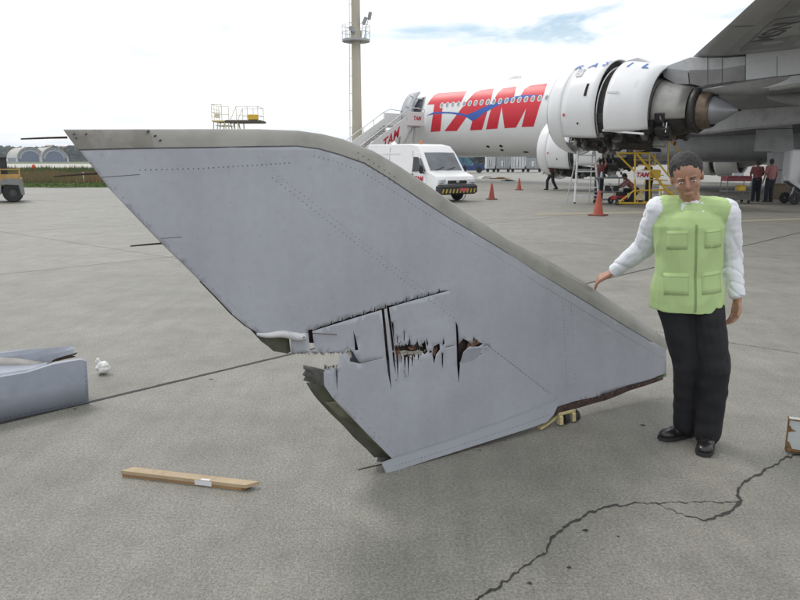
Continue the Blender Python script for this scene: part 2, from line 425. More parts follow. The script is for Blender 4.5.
leafy('tree_mound', [(346,150),(360,146),(371,142),(379,139.5),(386,141.5),(396,145),(408,150)], 300, 15, 3000, .6, leaf_far, 'dark tree covered mound beyond the passenger stairs')
# ---- distant houses on the hill
hcol = [M('pale_render', (.5,.48,.44), .9), M('terracotta_render', (.38,.22,.15), .9), M('grey_render', (.33,.34,.35), .9)]
hs = [('small pale block on the far hill above the left hangar roof',3,150,0,14,9),('terracotta building on the far hill left of the second hangar',38,149,1,10,7),
      ('narrow pale block on the far skyline above the second hangar',49,148,0,8,9),('wide grey building on the far hill beside the fin tip',63,148.5,2,16,8),
      ('low pale building at the left end of the far skyline',20,149.5,0,18,6),('small terracotta house between two pale far blocks',57.5,149,1,7,6)]
for lab, px, py, ci, wd, ht in hs:
    c = P(px, py, 1190); t = thing('distant_building', lab, 'building', (c.x, 1190, c.z-6), random.uniform(-.3, .3))
    m = MB(); m.box((0,0,ht/2-8), (wd, 10, ht+16)); build('wall', m, hcol[ci], t)
    m = MB(); m.add([(-wd/2-.5,-5.5,ht),(wd/2+.5,-5.5,ht),(wd/2+.5,5.5,ht),(-wd/2-.5,5.5,ht),(-wd/2,0,ht+2),(wd/2,0,ht+2)], [(0,1,5,4),(2,3,4,5),(0,4,3),(1,2,5),(0,3,2,1)]); build('roof', m, hcol[1], t)
# ---- two arched hangars
roof_m = M('hangar_roof', (.42,.40,.36), .7, coords='World', scale=.05, var=.1); hw = M('hangar_wall', (.62,.62,.62), .8); hblue = M('hangar_blue_door', (.10,.13,.21), .6); trus = M('hangar_truss', (.6,.6,.6), .6)
def hangar(lab, pxc, Wd, Y, rz, Ln, side):
    c = P(pxc, 160, Y); t = thing('hangar', lab, 'hangar', (c.x, Y, 0), rz, 'arched hangars across the runway'); H = 11.5; n = 16
    arc = [(-Wd/2*math.cos(PI*i/n), 2.5+(H-2.5)*math.sin(PI*i/n)) for i in range(n+1)]
    m = MB(); m.grid([[V((x, y, z)) for x, z in arc] for y in (0, Ln)]); m.grid([[V((x*1.03, y, z*1.03+.1)) for x, z in arc] for y in (-1, Ln)])
    build('roof', m, roof_m, t, smooth=True)
    m = MB(); pl = [(x*.97, z*.97) for x, z in arc]; m.add([V((x, 1.0, z)) for x, z in [(-Wd*.485, 0)]+pl+[(Wd*.485, 0)]], [tuple(range(n+3))]); build('front_wall', m, hblue, t)
    m = MB()
    m.tube([(x*.98, .6, z*.98) for x, z in arc], .35, 5); m.tube([(x*.72, .6, 2.2+(z-2.2)*.72) for x, z in arc], .25, 5)
    for i in range(1, n): m.cyl((arc[i][0]*.98, .6, arc[i][1]*.98), (arc[i-1][0]*.72, .6, 2.2+(arc[i-1][1]-2.2)*.72), .15, n=4); m.cyl((arc[i][0]*.98, .6, arc[i][1]*.98), (arc[i][0]*.72, .6, 2.2+(arc[i][1]-2.2)*.72), .18, n=4)
    build('truss', m, trus, t)
    for sx in (-1, 1):
        m = MB(); m.box((sx*Wd/2, Ln/2, 2), (1, Ln, 4.6)); build('side_wall', m, hw, t)
    if side:
        for k in range(7):
            m = MB(); m.box((-Wd/2-.6, 4+k*5.2, 1.9), (.3, 2.2, 3.2)); build('window', m, hblue, t)
hangar('arched hangar with a blue trussed front, the left one across the runway', 31, 19.5, 560, R(38), 45, True)
hangar('arched hangar with a blue trussed front, the right one beside the fin tip', 55, 19.5, 565, R(38), 45, False)
fpost = M('white_fence_post', (.6,.6,.58), .7)
for px_, lab in ((84,'thin white post in the dry grass right of the orange ball marker'),(28,'short pale post at the runway edge left of the marker'),(59,'short pale post at the runway edge right of the marker')):
    Yp = 49 if px_ == 84 else 100; b_ = G(px_, 183 if px_ == 84 else 170)
    m = MB(); m.cyl((b_.x, b_.y, 0), (b_.x, b_.y, .75), .04, n=6); m.ell((b_.x, b_.y, .76), (.05,.05,.03), nu=6, nv=4); tag(build('marker_post', m, fpost), lab, 'post')
b_ = P(34, 170, 70); m = MB(); m.ell((b_.x, 70, 1.0), (.18,.18,.24), nu=10); m.cyl((b_.x,70,0), (b_.x,70,.9), .03); tag(build('runway_marker', m, M('orange_marker', (.6,.08,.02), .6)), 'small orange runway marker standing in the weeds', 'marker')
# ================================================================ BROKEN FIN (winglet) standing on its torn root edge
PA = G(386, 472.5); PA.z = 0; PB = V((1.86, 4.64, 0)); pdir = (PB-PA).normalized(); pn = V((pdir.y, -pdir.x, 0))   # pn points to the viewer
pup = (V((0,0,1)) - pn*.03).normalized(); pnn = pdir.cross(pup).normalized()
if pnn.y > 0: pnn = -pnn
def pw(px, py):              # photograph point -> (s, z) on the fin's front plane
    d = ray(px, py); t = (PA-EYE).dot(pnn)/d.dot(pnn); h = EYE+d*t-PA; return (h.dot(pdir), h.dot(pup))
def fin(s, z, depth=0.0): return PA + pdir*s + pup*z - pnn*depth
fr = thing('broken_fin', 'large torn grey aircraft winglet standing on its edge on the concrete', 'aircraft part', tuple(PA), 0)
fin_grey = M('fin_grey_paint', (.348,.360,.396), .40, var=.03, scale=1.3, stain=((.30,.315,.35), 3.5, .56, .95), bump=.03, bscale=9)
def weathered(m):
    t = m.node_tree; K = t.links; b = t.nodes['Principled BSDF']; src = b.inputs['Base Color'].links[0].from_socket; g = t.nodes.new('ShaderNodeTexCoord')
    for sc, st, a, e, c1, c2, det in ((26, (1,1,1), .36, .60, .965, 1.01, 7), (7, (1,1,.12), .35, .62, .965, 1.02, 6), (1.4, (1,1,1), .34, .64, .93, 1.04, 8), (60, (1,1,1), .66, .74, 1.0, .86, 2), (11, (.15,.15,1), .64, .72, 1.0, 1.06, 4)):
        mp = t.nodes.new('ShaderNodeMapping'); mp.inputs['Scale'].default_value = st; K.new(g.outputs['Object'], mp.inputs[0])
        n = t.nodes.new('ShaderNodeTexNoise'); n.inputs['Scale'].default_value = sc; n.inputs['Detail'].default_value = det; K.new(mp.outputs[0], n.inputs['Vector'])
        r = t.nodes.new('ShaderNodeValToRGB'); r.color_ramp.elements[0].position = a; r.color_ramp.elements[1].position = e; r.color_ramp.elements[0].color = (c1,c1,c1,1); r.color_ramp.elements[1].color = (c2,c2,c2,1); K.new(n.outputs[0], r.inputs[0])
        x = t.nodes.new('ShaderNodeMix'); x.data_type = 'RGBA'; x.blend_type = 'MULTIPLY'; x.inputs[0].default_value = 1; K.new(src, x.inputs[6]); K.new(r.outputs[0], x.inputs[7]); src = x.outputs[2]
    K.new(src, b.inputs['Base Color'])
    n = t.nodes.new('ShaderNodeTexNoise'); n.inputs['Scale'].default_value = 5; n.inputs['Detail'].default_value = 7; K.new(g.outputs['Object'], n.inputs['Vector'])
    r = t.nodes.new('ShaderNodeMapRange'); r.inputs[3].default_value = .30; r.inputs[4].default_value = .58; K.new(n.outputs[0], r.inputs[0]); K.new(r.outputs[0], b.inputs['Roughness'])
weathered(fin_grey)
fin_edge = M('leading_edge_metal', (.29,.285,.26), .42, .25, var=.12, scale=2.2, stain=((.20,.195,.17), 5, .45, .8), bump=.04, bscale=40)
tip_metal = M('tip_cap_metal', (.20,.19,.165), .45, .25, var=.2, scale=6, stain=((.30,.29,.27), 9, .5, .8))
olive = M('olive_primer', (.055,.058,.035), .5, var=.35, scale=14, stain=((.12,.11,.08), 8, .55, .75))
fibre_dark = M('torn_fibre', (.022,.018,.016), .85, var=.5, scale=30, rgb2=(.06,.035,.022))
tan_m = M('tan_core_and_ground', (.48,.45,.38), .9, var=.3, scale=40, bump=.4, bscale=200)  # pale tan for core splinters and the ground stand-in sheets
rust_brown = M('root_rib_brown', (.055,.03,.025), .8, var=.5, scale=25, bump=.5, bscale=80)
white_skin = M('curled_white_skin', (.58,.585,.59), .4, stain=((.3,.28,.24), 12, .55, .8))
outer_px = [(64,129.6),(100,129.5),(150,129.3),(200,129),(260,129),(300,130.5),(325,134),(345,139),(375,150.5),(400,165),(431,185.5),(462.5,208),(487,223.5),(512,240),(550,259.5),(587,281.7),(625,308),(660,331.7),(670,338.5)]
inner_px = [(79,149.4),(110,148.5),(154,147.5),(204,147),(258,146),(297,145.5),(318,148),(338,153.5),(364,162.5),(388,177),(416,196),(448,217),(473,232),(497,246),(537,272),(577,296),(616,320),(652,341.5),(666,350)]
outer = [pw(*p) for p in outer_px]; inner = [pw(*p) for p in inner_px]
te_up = [(79,149.4),(92,166),(109,188),(126,206),(145,226),(163,244.5),(180,261),(201,281.5),(216,297),(232,314),(246,326),(258,333)]
def jag(a, b, n, amp):       # ragged torn line, deterministic
    a, b = V(a), V(b); o = []
    for i in range(n): t = i/n; p = a+(b-a)*t; o.append((p.x, p.y + (amp*random.uniform(-.2, 1) if i else 0)))
    return o
gap_top = [(258,333),(272,336),(291,338),(291,353.5)] + jag((293,353.5),(311,352.5),6,1.2)+jag((311,352.5),(345,352.5),16,2.6)+[(346,350),(350,349.5),(353,352),(356,357)]
gap_bot = [(357,363),(350,361.5),(348.5,353.5),(344,353),(339.5,357),(338.5,367.5)] + jag((336,367),(326,370),5,-3)+[(324,372),(324.5,386),(333,398),(352,418),(372,439),(392,458.5),(386,465),(386,472.5)]
bottom = [(386,472.5),(412,464.5),(440,455.6),(470,446.2),(500,436.7),(530,427.2),(546,421.5),(553,414),(556,408)]+jag((560,406.5),(655,379),18,1.5)+[(666,376)]
skin_px = te_up + gap_top[1:] + [(360,363.3),(383,357.5),(383,357.9),(360,363.8)] + gap_bot + bottom[1:]
skin = [pw(*p) for p in skin_px] + inner[::-1][:-1]
zb = pw(300, 360)[1]
te_line = [pw(79,149), pw(262,334)]
def tthick(s, z):
    t0 = .15 - .10*max(0, min(1, z/1.75))
    a, b = V(te_line[0]), V(te_line[1]); d = (b-a).normalized(); q = V((s, z))-a; dist = abs(q.x*d.y-q.y*d.x)
    if z > zb: return t0*min(1, .08+dist/.40)
    return t0
def dent(s, z):      # shallow buckles around the damage
    c = V(pw(430, 345)); d = (V((s, z))-c).length
    k = math.exp(-(d/.33)**2)
    return noise.noise(V((s*5, z*5, 0)))*.012*k + noise.noise(V((s*1.4, z*1.4, 7)))*.006 + noise.noise(V((s*3.1, z*3.1, 9)))*.002
def hole(pts): return [pw(*p) for p in pts]
holes_px = [
 [(308,330),(312,329.3),(313.5,340),(315.5,350),(310,351)],
 [(353,330.5),(355.5,337),(358.5,350),(355,350.5),(354.5,341)],
 [(381,309),(383.6,308.2),(385.5,325),(387.5,345),(389,357),(391.5,391),(388,372),(385.8,356),(384,335)],
 [(386,305.5),(388.3,305),(391,323),(393.8,345),(396,375),(393.3,362),(391.5,345),(389,325)],
 [(391,321),(393.2,323),(394.2,345),(395.2,346.5),(396.6,344.8),(397.6,347),(399.4,345.2),(400.6,346.6),(402,345),(404.2,346.2),(406,343.5),(407.4,345.6),(409,341),(409.9,338),(410.7,345.4),(412.6,344.4),(413.8,346),(416,343.6),(417.4,340.2),(418.6,345.6),(420.4,347),(421.6,343.6),(423.4,342.6),(424.6,339.8),(425.8,349),(427,351.5),(424,354.2),(421.6,351.8),(420.6,356),(419.4,352.6),(418.4,362),(417.2,353.4),(415.4,354),(414.4,358.5),(413.4,355),(412.2,368),(411,354.4),(409.4,356),(408.4,378),(407.2,356.4),(405.8,358),(405,373),(403.8,357),(402.4,354.4),(401.2,364),(400,354),(398.8,353),(398,382),(396.4,358),(394.8,350)],
 [(396.8,336),(397.6,336.5),(398,343),(397,343)],
 [(335.6,370),(338.0,369.5),(337.4,392)],
 [(429,350.6),(431,350.2),(431,352.2),(428.6,353)],
 [(446,346.6),(454,345),(454,345.5),(446,347.2)],
 [(484.6,345.2),(490,343.3),(484.6,346.4)], [(479,353.6),(483,353.8),(479,354.6)],
 [(403.6,331),(404.4,331.4),(405,341),(404,341)],
 [(431.5,353),(433,346),(438.5,343),(439.5,349),(435.5,354),(433.5,364),(432,356)],
 [(426,337),(427.5,343),(427,347),(425.8,343)],
 [(441,352),(442.6,353),(442.8,370),(441.3,362)],
 [(442.8,337),(444,343),(441.5,346),(442,342)],
 [(455.3,321),(457.4,326),(458.4,344),(463,338.5),(467.5,341),(471.5,345),(473.5,336.5),(475.5,341),(483,343.5),(478.5,346.5),(468.5,346.5),(463,352),(460,363),(458.2,384),(456.8,364),(456.2,345)],
]
# the long thin tear with short spikes
top, bot = [], []
for i in range(41):
    t = i/40; x = 306+(449-306)*t; y = 333-43*t - 2.2*math.sin(t*PI)*.6
    sp = random.uniform(2.5, 6) if i % 3 == 1 else random.uniform(0, .9)
    w_ = .35+.55*math.sin(min(1, t*1.1)*PI)
    top.append((x+(.3 if i % 3 == 1 else 0), y-w_-sp*(1 if .05 < t < .97 else 0))); bot.append((x, y+w_*.7))
# keep spikes narrow
tt = []
for i, p in enumerate(top):
    if i % 3 == 1 and 0 < i < 40: yb = 333-43*(i/40)-.8; tt += [(p[0]-.7, yb-.6), p, (p[0]+.7, yb-.8)]
    else: tt.append(p)
tear = [(306, 333.2)] + tt[1:-1] + [(449.5, 290)] + bot[::-1][1:-1]
holes = [hole(h) for h in holes_px]
# the tear crosses the tops of two slits: clip them just below it
tear_h = hole(tear)
vs, fs = cdt(skin, holes+[tear_h], step=.035)
m = MB(); m.add([fin(s, z, dent(s, z)) for s, z in vs], fs)
front = build('front_skin', m, fin_grey, fr, smooth=True, world=True)
sol = front.modifiers.new('thickness', 'SOLIDIFY'); sol.thickness = .0022; sol.offset = 0
# back skin: same outline set back by the local thickness
back_px = te_up + [(262,331),(291,340),(345,343),(358,349),(360,366),(345,376),(326,378),(338,398),(356,418),(376,439),(396,457),(392,465),(390,471)] + bottom[1:]
vs, fs = cdt([pw(*p) for p in back_px] + inner[::-1][:-1], [], step=.07)
m = MB(); m.add([fin(s, z, tthick(s, z)) for s, z in vs], fs); back = build('back_skin', m, fin_grey, fr, smooth=True, world=True)
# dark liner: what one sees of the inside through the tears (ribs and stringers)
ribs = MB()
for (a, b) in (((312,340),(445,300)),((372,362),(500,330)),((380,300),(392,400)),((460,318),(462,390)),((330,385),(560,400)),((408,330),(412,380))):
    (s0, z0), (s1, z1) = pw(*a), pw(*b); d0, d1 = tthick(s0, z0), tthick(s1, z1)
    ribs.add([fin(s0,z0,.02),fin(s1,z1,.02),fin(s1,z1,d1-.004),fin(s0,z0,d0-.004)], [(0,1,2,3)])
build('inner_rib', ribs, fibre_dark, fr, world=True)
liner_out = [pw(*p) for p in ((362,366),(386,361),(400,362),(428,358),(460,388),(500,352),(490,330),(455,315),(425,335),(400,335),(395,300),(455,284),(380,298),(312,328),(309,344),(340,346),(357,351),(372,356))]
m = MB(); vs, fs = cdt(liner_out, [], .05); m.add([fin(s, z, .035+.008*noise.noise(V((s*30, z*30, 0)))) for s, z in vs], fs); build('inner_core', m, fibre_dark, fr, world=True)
# leading edge: rounded nose swept along the outline, split into tip cap and main strip
def nose(i0, i1, name, mat, proud=0.0):
    rows = []
    for k in range(i0*4, i1*4+1):
        i = min(k//4, len(outer)-2); t = k/4-i
        o_ = V(outer[i])*(1-t)+V(outer[i+1])*t; n_ = V(inner[i])*(1-t)+V(inner[i+1])*t
        T = max(.028, tthick(*n_)*.96); r = []
        for j in range(13):
            a = PI*j/12; f = math.sin(a)**.75; q = n_+(o_-n_)*(f*1.02)
            r.append(fin(q.x, q.y, T/2 - (T/2+.0025+proud)*math.cos(a)))
        rows.append(r)
    mb = MB(); mb.grid(rows); mb.f.append(tuple(range(13))); mb.f.append(tuple(range(len(mb.v)-13, len(mb.v))))
    return build(name, mb, mat, fr, smooth=True, world=True, sharp=60)
nose(0, 2, 'tip_cap', tip_metal, .0012); nose(2, len(outer)-1, 'leading_edge', fin_edge)
# slanted joint of the tip cap
def strip(name, pxs, wd, mat, off=.0015, parent=fr, th=.002):
    mb = MB(); q = [V(pw(*p)) for p in pxs]; A_, B_ = [], []
    fine = []
    for i in range(len(q)-1):
        n = max(1, int((q[i+1]-q[i]).length/.04))
        for k in range(n): fine.append(q[i]+(q[i+1]-q[i])*k/n)
    fine.append(q[-1])
    for i, p in enumerate(fine):
        d = (fine[min(i+1, len(fine)-1)]-fine[max(0, i-1)]).normalized(); n = V((-d.y, d.x))*wd/2
        a, b = p+n, p-n; A_.append(fin(a.x, a.y, dent(*a)-off)); B_.append(fin(b.x, b.y, dent(*b)-off))
    mb.grid([A_, B_]); return build(name, mb, mat, parent, world=True)
seam_m = M('seam_dark_gap', (.10,.105,.115), .7); seam_l = M('seam_sealant_light', (.36,.38,.42), .6)  # dark and light tones of the seam strips
strip('edge_joint', [(79,149.8),(154,148.1),(204,147.5),(258,146.6),(297,146),(318,148.8),(338,154.2),(364,163.2),(388,177.6),(416,196.6),(448,217.6),(497,246.6),(577,296.6),(652,342.1)], .006, seam_m)
for i, (pts, wd, mt) in enumerate((([(101,177.5),(120,176),(140,174.5)], .003, seam_m), ([(135,183),(160,210),(182,236)], .003, seam_l), ([(161,238.5),(182,237)], .003, seam_m),
    ([(88,161.5),(139,161)], .003, seam_l), ([(182,237),(245,316)], .0025, seam_l))):
    strip('panel_seam', pts, wd, mt)
# bottom reinforcing strip, its own plate slightly proud
vs = [pw(*p) for p in ((381,462.5),(395,457.5),(430,446.5),(470,433),(520,414.5),(560,398.5),(556,408),(553,414.5),(546,422),(530,427.6),(500,437.1),(470,446.7),(440,456.1),(412,465),(386,473.2))]
v2, f2 = cdt(vs, [], .04); m = MB(); m.add([fin(s, z, -.0035+dent(s, z)*.6) for s, z in v2], f2); o = build('lower_edge_plate', m, M('lower_plate_paint', (.352,.367,.405), .42, var=.04, scale=3, stain=((.2,.21,.23), 6, .55, .9)), fr, world=True)
sm = o.modifiers.new('t', 'SOLIDIFY'); sm.thickness = .005; sm.offset = 0
strip('plate_edge', [(383,461.5),(395,456.8),(430,445.8),(470,432.3),(520,413.8),(560,397.8)], .004, seam_l, .0085)
# open trailing edge of the lower half: spar web set back, with flanges
def band(name, front_px, depth, outset, mat, jagd=0.0):
    A_, B_, C_ = [], [], []
    q = [V(pw(*p)) for p in front_px]
    for i, p in enumerate(q):
        d = (q[min(i+1, len(q)-1)]-q[max(0, i-1)]).normalized(); n = V((d.y, -d.x))
        if n.x > 0: n = -n
        e = p + n*outset + V((random.uniform(-1, 1), random.uniform(-1, 1)))*jagd
        A_.append(fin(p.x, p.y, .002)); B_.append(fin((p.x+e.x)/2, (p.y+e.y)/2, depth*.55)); C_.append(fin(e.x, e.y, depth))
    mb = MB(); mb.grid([A_, B_, C_]); o = build(name, mb, mat, fr, smooth=True, world=True); s_ = o.modifiers.new('t', 'SOLIDIFY'); s_.thickness = .004; return o
def seg(a, b, n): return [(a[0]+(b[0]-a[0])*i/n, a[1]+(b[1]-a[1])*i/n) for i in range(n+1)]
band('rear_spar', seg((324,384),(333,398),2)+seg((333,398),(352,418),3)[1:]+seg((352,418),(372,439),3)[1:]+seg((372,439),(391,458.5),3)[1:], .13, .045, olive, .003)
band('torn_spar_end', seg((324.5,370),(324.5,387),5), .14, .05, M('torn_primer_grey', (.085,.085,.075), .7, var=.4, scale=20, bump=.4), .010)
band('spar_doubler', seg((336,401.5),(352,418),4), .08, .03, M('doubler_greenish', (.12,.12,.075), .45, var=.3, scale=18), .002)
m = MB(); q = hole([(250,327.5),(260,334),(272,335),(291,336),(293,353),(290,355),(276,352.5),(271,348),(264,343)]); m.add([fin(s, z, .03) for s, z in q], [tuple(range(9))]); o = build('upper_spar_stub', m, olive, fr, world=True); s_ = o.modifiers.new('t', 'SOLIDIFY'); s_.thickness = .01
# bent rear skin edge showing as a dark line along the upper trailing edge
band('trailing_edge_lip', [(201,281.5),(216,297),(232,314),(246,326),(256,332)], .02, .003, dark)
# curled white skin at the break
rows = []
for i in range(13):
    t = i/12; c = V(pw(256+48*t, 333.5+2.0*t+1.0*math.sin(t*9))); r = .006+.0155*t**.6*(1.08 if i < 11 else .8); row = []
    for j in range(13):
        a = R(-150)+R(330)*j/12; row.append(fin(c.x+.002*math.sin(j*2+i), c.y+r*math.sin(a), -.012-r*math.cos(a)+.001*math.sin(i*1.7+j)))
    rows.append(row)
m = MB(); m.grid(rows); o = build('curled_skin', m, white_skin, fr, smooth=True, world=True); s_ = o.modifiers.new('t', 'SOLIDIFY'); s_.thickness = .0018
m = MB(); q = pw(301, 336); m.ell(fin(q[0], q[1], -.035), (.004,.004,.004), nu=6, nv=4); build('rivet', m, fibre_dark, o, world=True)
# frayed splinters standing along the tears
fl = MB(); fl2 = MB()
def splinter(mb, px, py, L, ang, wd=.004, out=.012):
    s, z = pw(px, py); d = V((math.cos(ang), math.sin(ang))); n = V((-d.y, d.x))*wd/2; o = random.uniform(.0, out)
    mb.add([fin(s+n.x, z+n.y, .004), fin(s-n.x, z-n.y, .004), fin(s+d.x*L, z+d.y*L, -o), fin(s, z, .008)], [(0,1,2),(0,2,3),(1,3,2)])
for i in range(120):
    h = random.choice(holes_px[4:6]+[holes_px[9]]*1+[holes_px[4]]*3); p = random.choice(h)
    splinter(fl if random.random() < .7 else fl2, p[0]+random.uniform(-1.5, 1.5), p[1]+random.uniform(-1, 1.5), random.uniform(.008, .03), R(random.choice((-90, 90))+random.uniform(-25, 25)), .005)
for i in range(46):
    t = random.random(); splinter(fl, 306+140*t, 333-42*t-.5, random.uniform(.008, .022), R(90+random.uniform(-12, 12)), .003)
for i in range(46):
    t = random.random(); x = 292+55*t; splinter(fl if random.random() < .6 else fl2, x, 353-random.uniform(0, 2), random.uniform(.006, .02), R(random.uniform(-120, -60)), .005)
for i in range(26): splinter(fl, random.uniform(324,337), 370-random.uniform(-1, 3), random.uniform(.008, .025), R(random.uniform(60, 130)), .006)
tag(build('splinters', fl, fibre_dark, fr, world=True), kind='stuff'); tag(build('pale_splinters', fl2, tan_m, fr, world=True), kind='stuff')
# added pale sheets standing in for ground seen through the holes and gap
for pts in ([(392.5,351),(400,352),(406,351),(414,352),(420,351),(426,352),(424,354.5),(418,356),(411,355),(405,357),(398,355.5)], [(346,353),(350,350.5),(353,353),(354,358),(350,359.5),(347,357)],[(383,350),(386.3,350),(386.8,357),(384,357)]):
    m = MB(); q = hole(pts); m.add([fin(s, z, .022+random.uniform(-.006, .004)) for s, z in q], [tuple(range(len(q)))]); build('ground_stand_in', m, tan_m, fr, world=True)
for pts, dpt in (([(395,352),(399,349),(402,355),(400,363),(397,358)], .010),([(469,342),(476,339),(482,343),(473,346),(467,349)], .006),([(432,352),(436,346),(438,349),(434,356)], .006),([(408,347),(415,346),(417,349),(410,350)], .004)):
    m = MB(); q = hole(pts); m.add([fin(s, z, dpt-.012*(i % 2)) for i, (s, z) in enumerate(q)], [tuple(range(len(q)))]); build('torn_flake', m, M('brown_fibre', (.12,.06,.035), .85, var=.4, scale=40), fr, world=True)
# skin flap bent outwards at the right hole, and the long flap in the middle
def flap(pts, lift, name='bent_flap'):
    q = hole(pts); m = MB(); m.add([fin(s, z, -.003-l) for (s, z), l in zip(q, lift)], [tuple(range(len(q)))]); o = build(name, m, fin_grey, fr, world=True); s_ = o.modifiers.new('t', 'SOLIDIFY'); s_.thickness = .002
flap([(459,364),(463,352.5),(468.5,347),(478.5,347),(480,349),(478,357),(470,361)], [0,.018,.028,.022,.012,0,0])
# thin wire hanging in the first slit
m = MB(); m.tube([fin(*pw(312,333), -.004), fin(*pw(325,333.6), -.014), fin(*pw(336,334.5), -.010)], .0018, 5); build('broken_wire', m, rust_brown, fr, world=True)
# root rib along the right bottom edge
rp_ = [(553,411),(560,408),(575,403.5),(592,399.5),(606,396),(618,391),(630,386.5),(643,383),(655,379),(663,376)]
m = MB(); rows = []
for i, (x, y) in enumerate(rp_):
    h = 7.5-3.5*i/len(rp_)+random.uniform(-.7, .7); a, b = pw(x, y-h*.35), pw(x, y+h*.75); T = tthick(*a)
    rows.append([fin(a[0], a[1], -.006), fin(a[0], a[1], T+.006), fin(b[0], b[1], T*.8), fin(b[0], b[1], .0)])
m.grid(rows, closed=True); m.f += [(0,1,2,3), tuple(len(m.v)-4+i for i in range(4))]
rib = build('root_rib', m, rust_brown, fr, world=True)
m = MB()
for i in range(16):
    t = i/15; x = 558+100*t; y = 408.5-30*t; s, z = pw(x, y); m.ell(fin(s, z, -.008), (.004,.004,.003), nu=6, nv=4)
tag(build('rib_bolts', m, M('dull_bolt', (.25,.22,.2), .5, .6), rib, world=True), kind='stuff')
m = MB(); a, b = pw(654,379), pw(666,376.5); c, d = pw(666,373), pw(656,376); m.add([fin(*a,-.004),fin(*b,-.004),fin(*c,-.004),fin(*d,-.004),fin(*a,.05),fin(*b,.05),fin(*c,.05),fin(*d,.05)], [(0,1,2,3),(4,5,6,7),(0,1,5,4),(2,3,7,6)]); build('green_bracket', m, M('green_primer', (.10,.17,.07), .6), fr, world=True)
# rivets
rv = MB(); oct_ = [(math.cos(i*PI/3), math.sin(i*PI/3)) for i in range(6)]
LIFT = [0.0]
def rivet(s, z, r=.0021):
    r *= 1.45*random.uniform(.8, 1.15)
    d0 = dent(s, z)*(.6 if LIFT[0] else 1)-.0016-LIFT[0]; mbv = [fin(s+x*r, z+y*r, d0+.0004) for x, y in oct_]+[fin(s+x*r*.55, z+y*r*.55, d0-.0010) for x, y in oct_]
    rv.add(mbv, [tuple(range(6, 12))]+[(i, (i+1) % 6, 6+(i+1) % 6, 6+i) for i in range(6)])
def row(pxs, pitch=.024, r=.0021, jit=.0):
    q = [V(pw(*p)) for p in pxs]; acc = 0
    for i in range(len(q)-1):
        L = (q[i+1]-q[i]).length; t = acc
        while t < L: p = q[i]+(q[i+1]-q[i])*t/L; rivet(p.x, p.y, r); t += pitch
        acc = t-L
off = lambda pts, dx, dy: [(x+dx, y+dy) for x, y in pts]
row([(140,170),(200,168.5),(290,163)], .022); row(off(inner_px[6:], -4, 8), .025, .0017); row([(272,178),(330,223),(400,278),(455,319)], .026, .0018); row([(487,345),(550,394)], .020, .0024)
row([(482,341),(560,400)], .03, .0017); row([(278,176),(340,224),(410,279),(455,314)], .026, .0014)
row([(563,303),(567,395)], .022, .0018); row([(571,306),(576,392)], .03, .0016); LIFT[0] = .0045; row([(395,465.5),(430,454.5),(470,441.5),(520,425),(548,415)], .021, .0023); LIFT[0] = 0; row([(398,456),(430,449),(470,435.5),(520,417),(556,402)], .04, .0016)
row([(329,384),(395,455)], .04, .0016); row([(90,163),(182,260),(250,322)], .045, .0014); row([(540,285),(640,345)], .03, .0018); row([(548,293),(636,352)], .032, .0015)
tag(build('rivets', rv, M('rivet_dark', (.075,.08,.09), .6), fr, world=True, weld=False), kind='stuff')
rv = MB()
for p in ((148,131.5),(155,136),(160,140.5)): s, z = pw(*p); rv.cyl(fin(s, z, .004), fin(s, z, -.0135), .0040, n=8)
for p in ((74,134),(86,134),(76,138)): s, z = pw(*p); rv.cyl(fin(s, z, .004), fin(s, z, -.010), .0030, n=8)
for i in range(8):
    for r_ in (0, 1): s, z = pw(358+5.2*i, 157+5+3.4*i-6*r_ - 3); rv.cyl(fin(s, z, .01), fin(s, z, -.0065-.0001*i), .0019, n=6)
tag(build('edge_screws', rv, M('screw_dark', (.05,.05,.05), .5, .5), fr, world=True), kind='stuff')
# static discharge wicks
for a, b in (((62,137.2),(21,138.8)),((92,173.5),(54,176.3)),((164,243.3),(131,246.3)),((387,464),(359,470.5))):
    (s0, z0), (s1, z1) = pw(*a), pw(*b); wk = thing('x', None, None) if False else None
    m = MB(); m.cyl(fin(s0+.02, z0, .010), fin((s0*2+s1)/3, (z0*2+z1)/3, .010), .0045, .004, n=7); m.cyl(fin((s0*2+s1)/3, (z0*2+z1)/3, .010), fin(s1, z1, .012), .0042, .0030, n=7)
    build('static_wick', m, fibre_dark, fr, world=True)
# ---- cream roller block carrying the root edge
cream = M('cream_painted_steel', (.46,.39,.20), .55, var=.15, scale=15, stain=((.2,.15,.08), 14, .55, .8), bump=.2, bscale=70)
rc = PA + pdir*(pw(566,420)[0]) - pnn*.06; rc.z = 0
ro = thing('roller_support', 'cream painted roller block under the root edge of the torn winglet', 'roller block', tuple(rc), math.atan2(pdir.y, pdir.x))
Hs = pw(562,408)[1]-.03
def arch(x, th):        # inverted U bracket across the fin, at position x
    m = MB(); poly = [(-.075,.012),(-.045,.012),(-.040,Hs*.50),(-.02,Hs*.72),(.02,Hs*.72),(.040,Hs*.50),(.045,.012),(.075,.012),(.07,Hs*.7),(.05,Hs),(-.05,Hs),(-.07,Hs*.7)]
    v2, f2 = cdt(poly); n = len(v2)
    m.add([V((x+th/2, p[0], p[1])) for p in v2]+[V((x-th/2, p[0], p[1])) for p in v2], [f for f in f2]+[tuple(n+i for i in f[::-1]) for f in f2])
    n = len(poly); m.add([V((x+th/2, p[0], p[1])) for p in poly]+[V((x-th/2, p[0], p[1])) for p in poly], [(i, (i+1) % n, n+(i+1) % n, n+i) for i in range(n)])
    return m
for x in (-.05, .06): build('bracket', arch(x, .028), cream, ro)
m = MB(); m.bbox((.005, 0, Hs-.008), (.15, .13, .022), .005); build('top_plate', m, cream, ro)
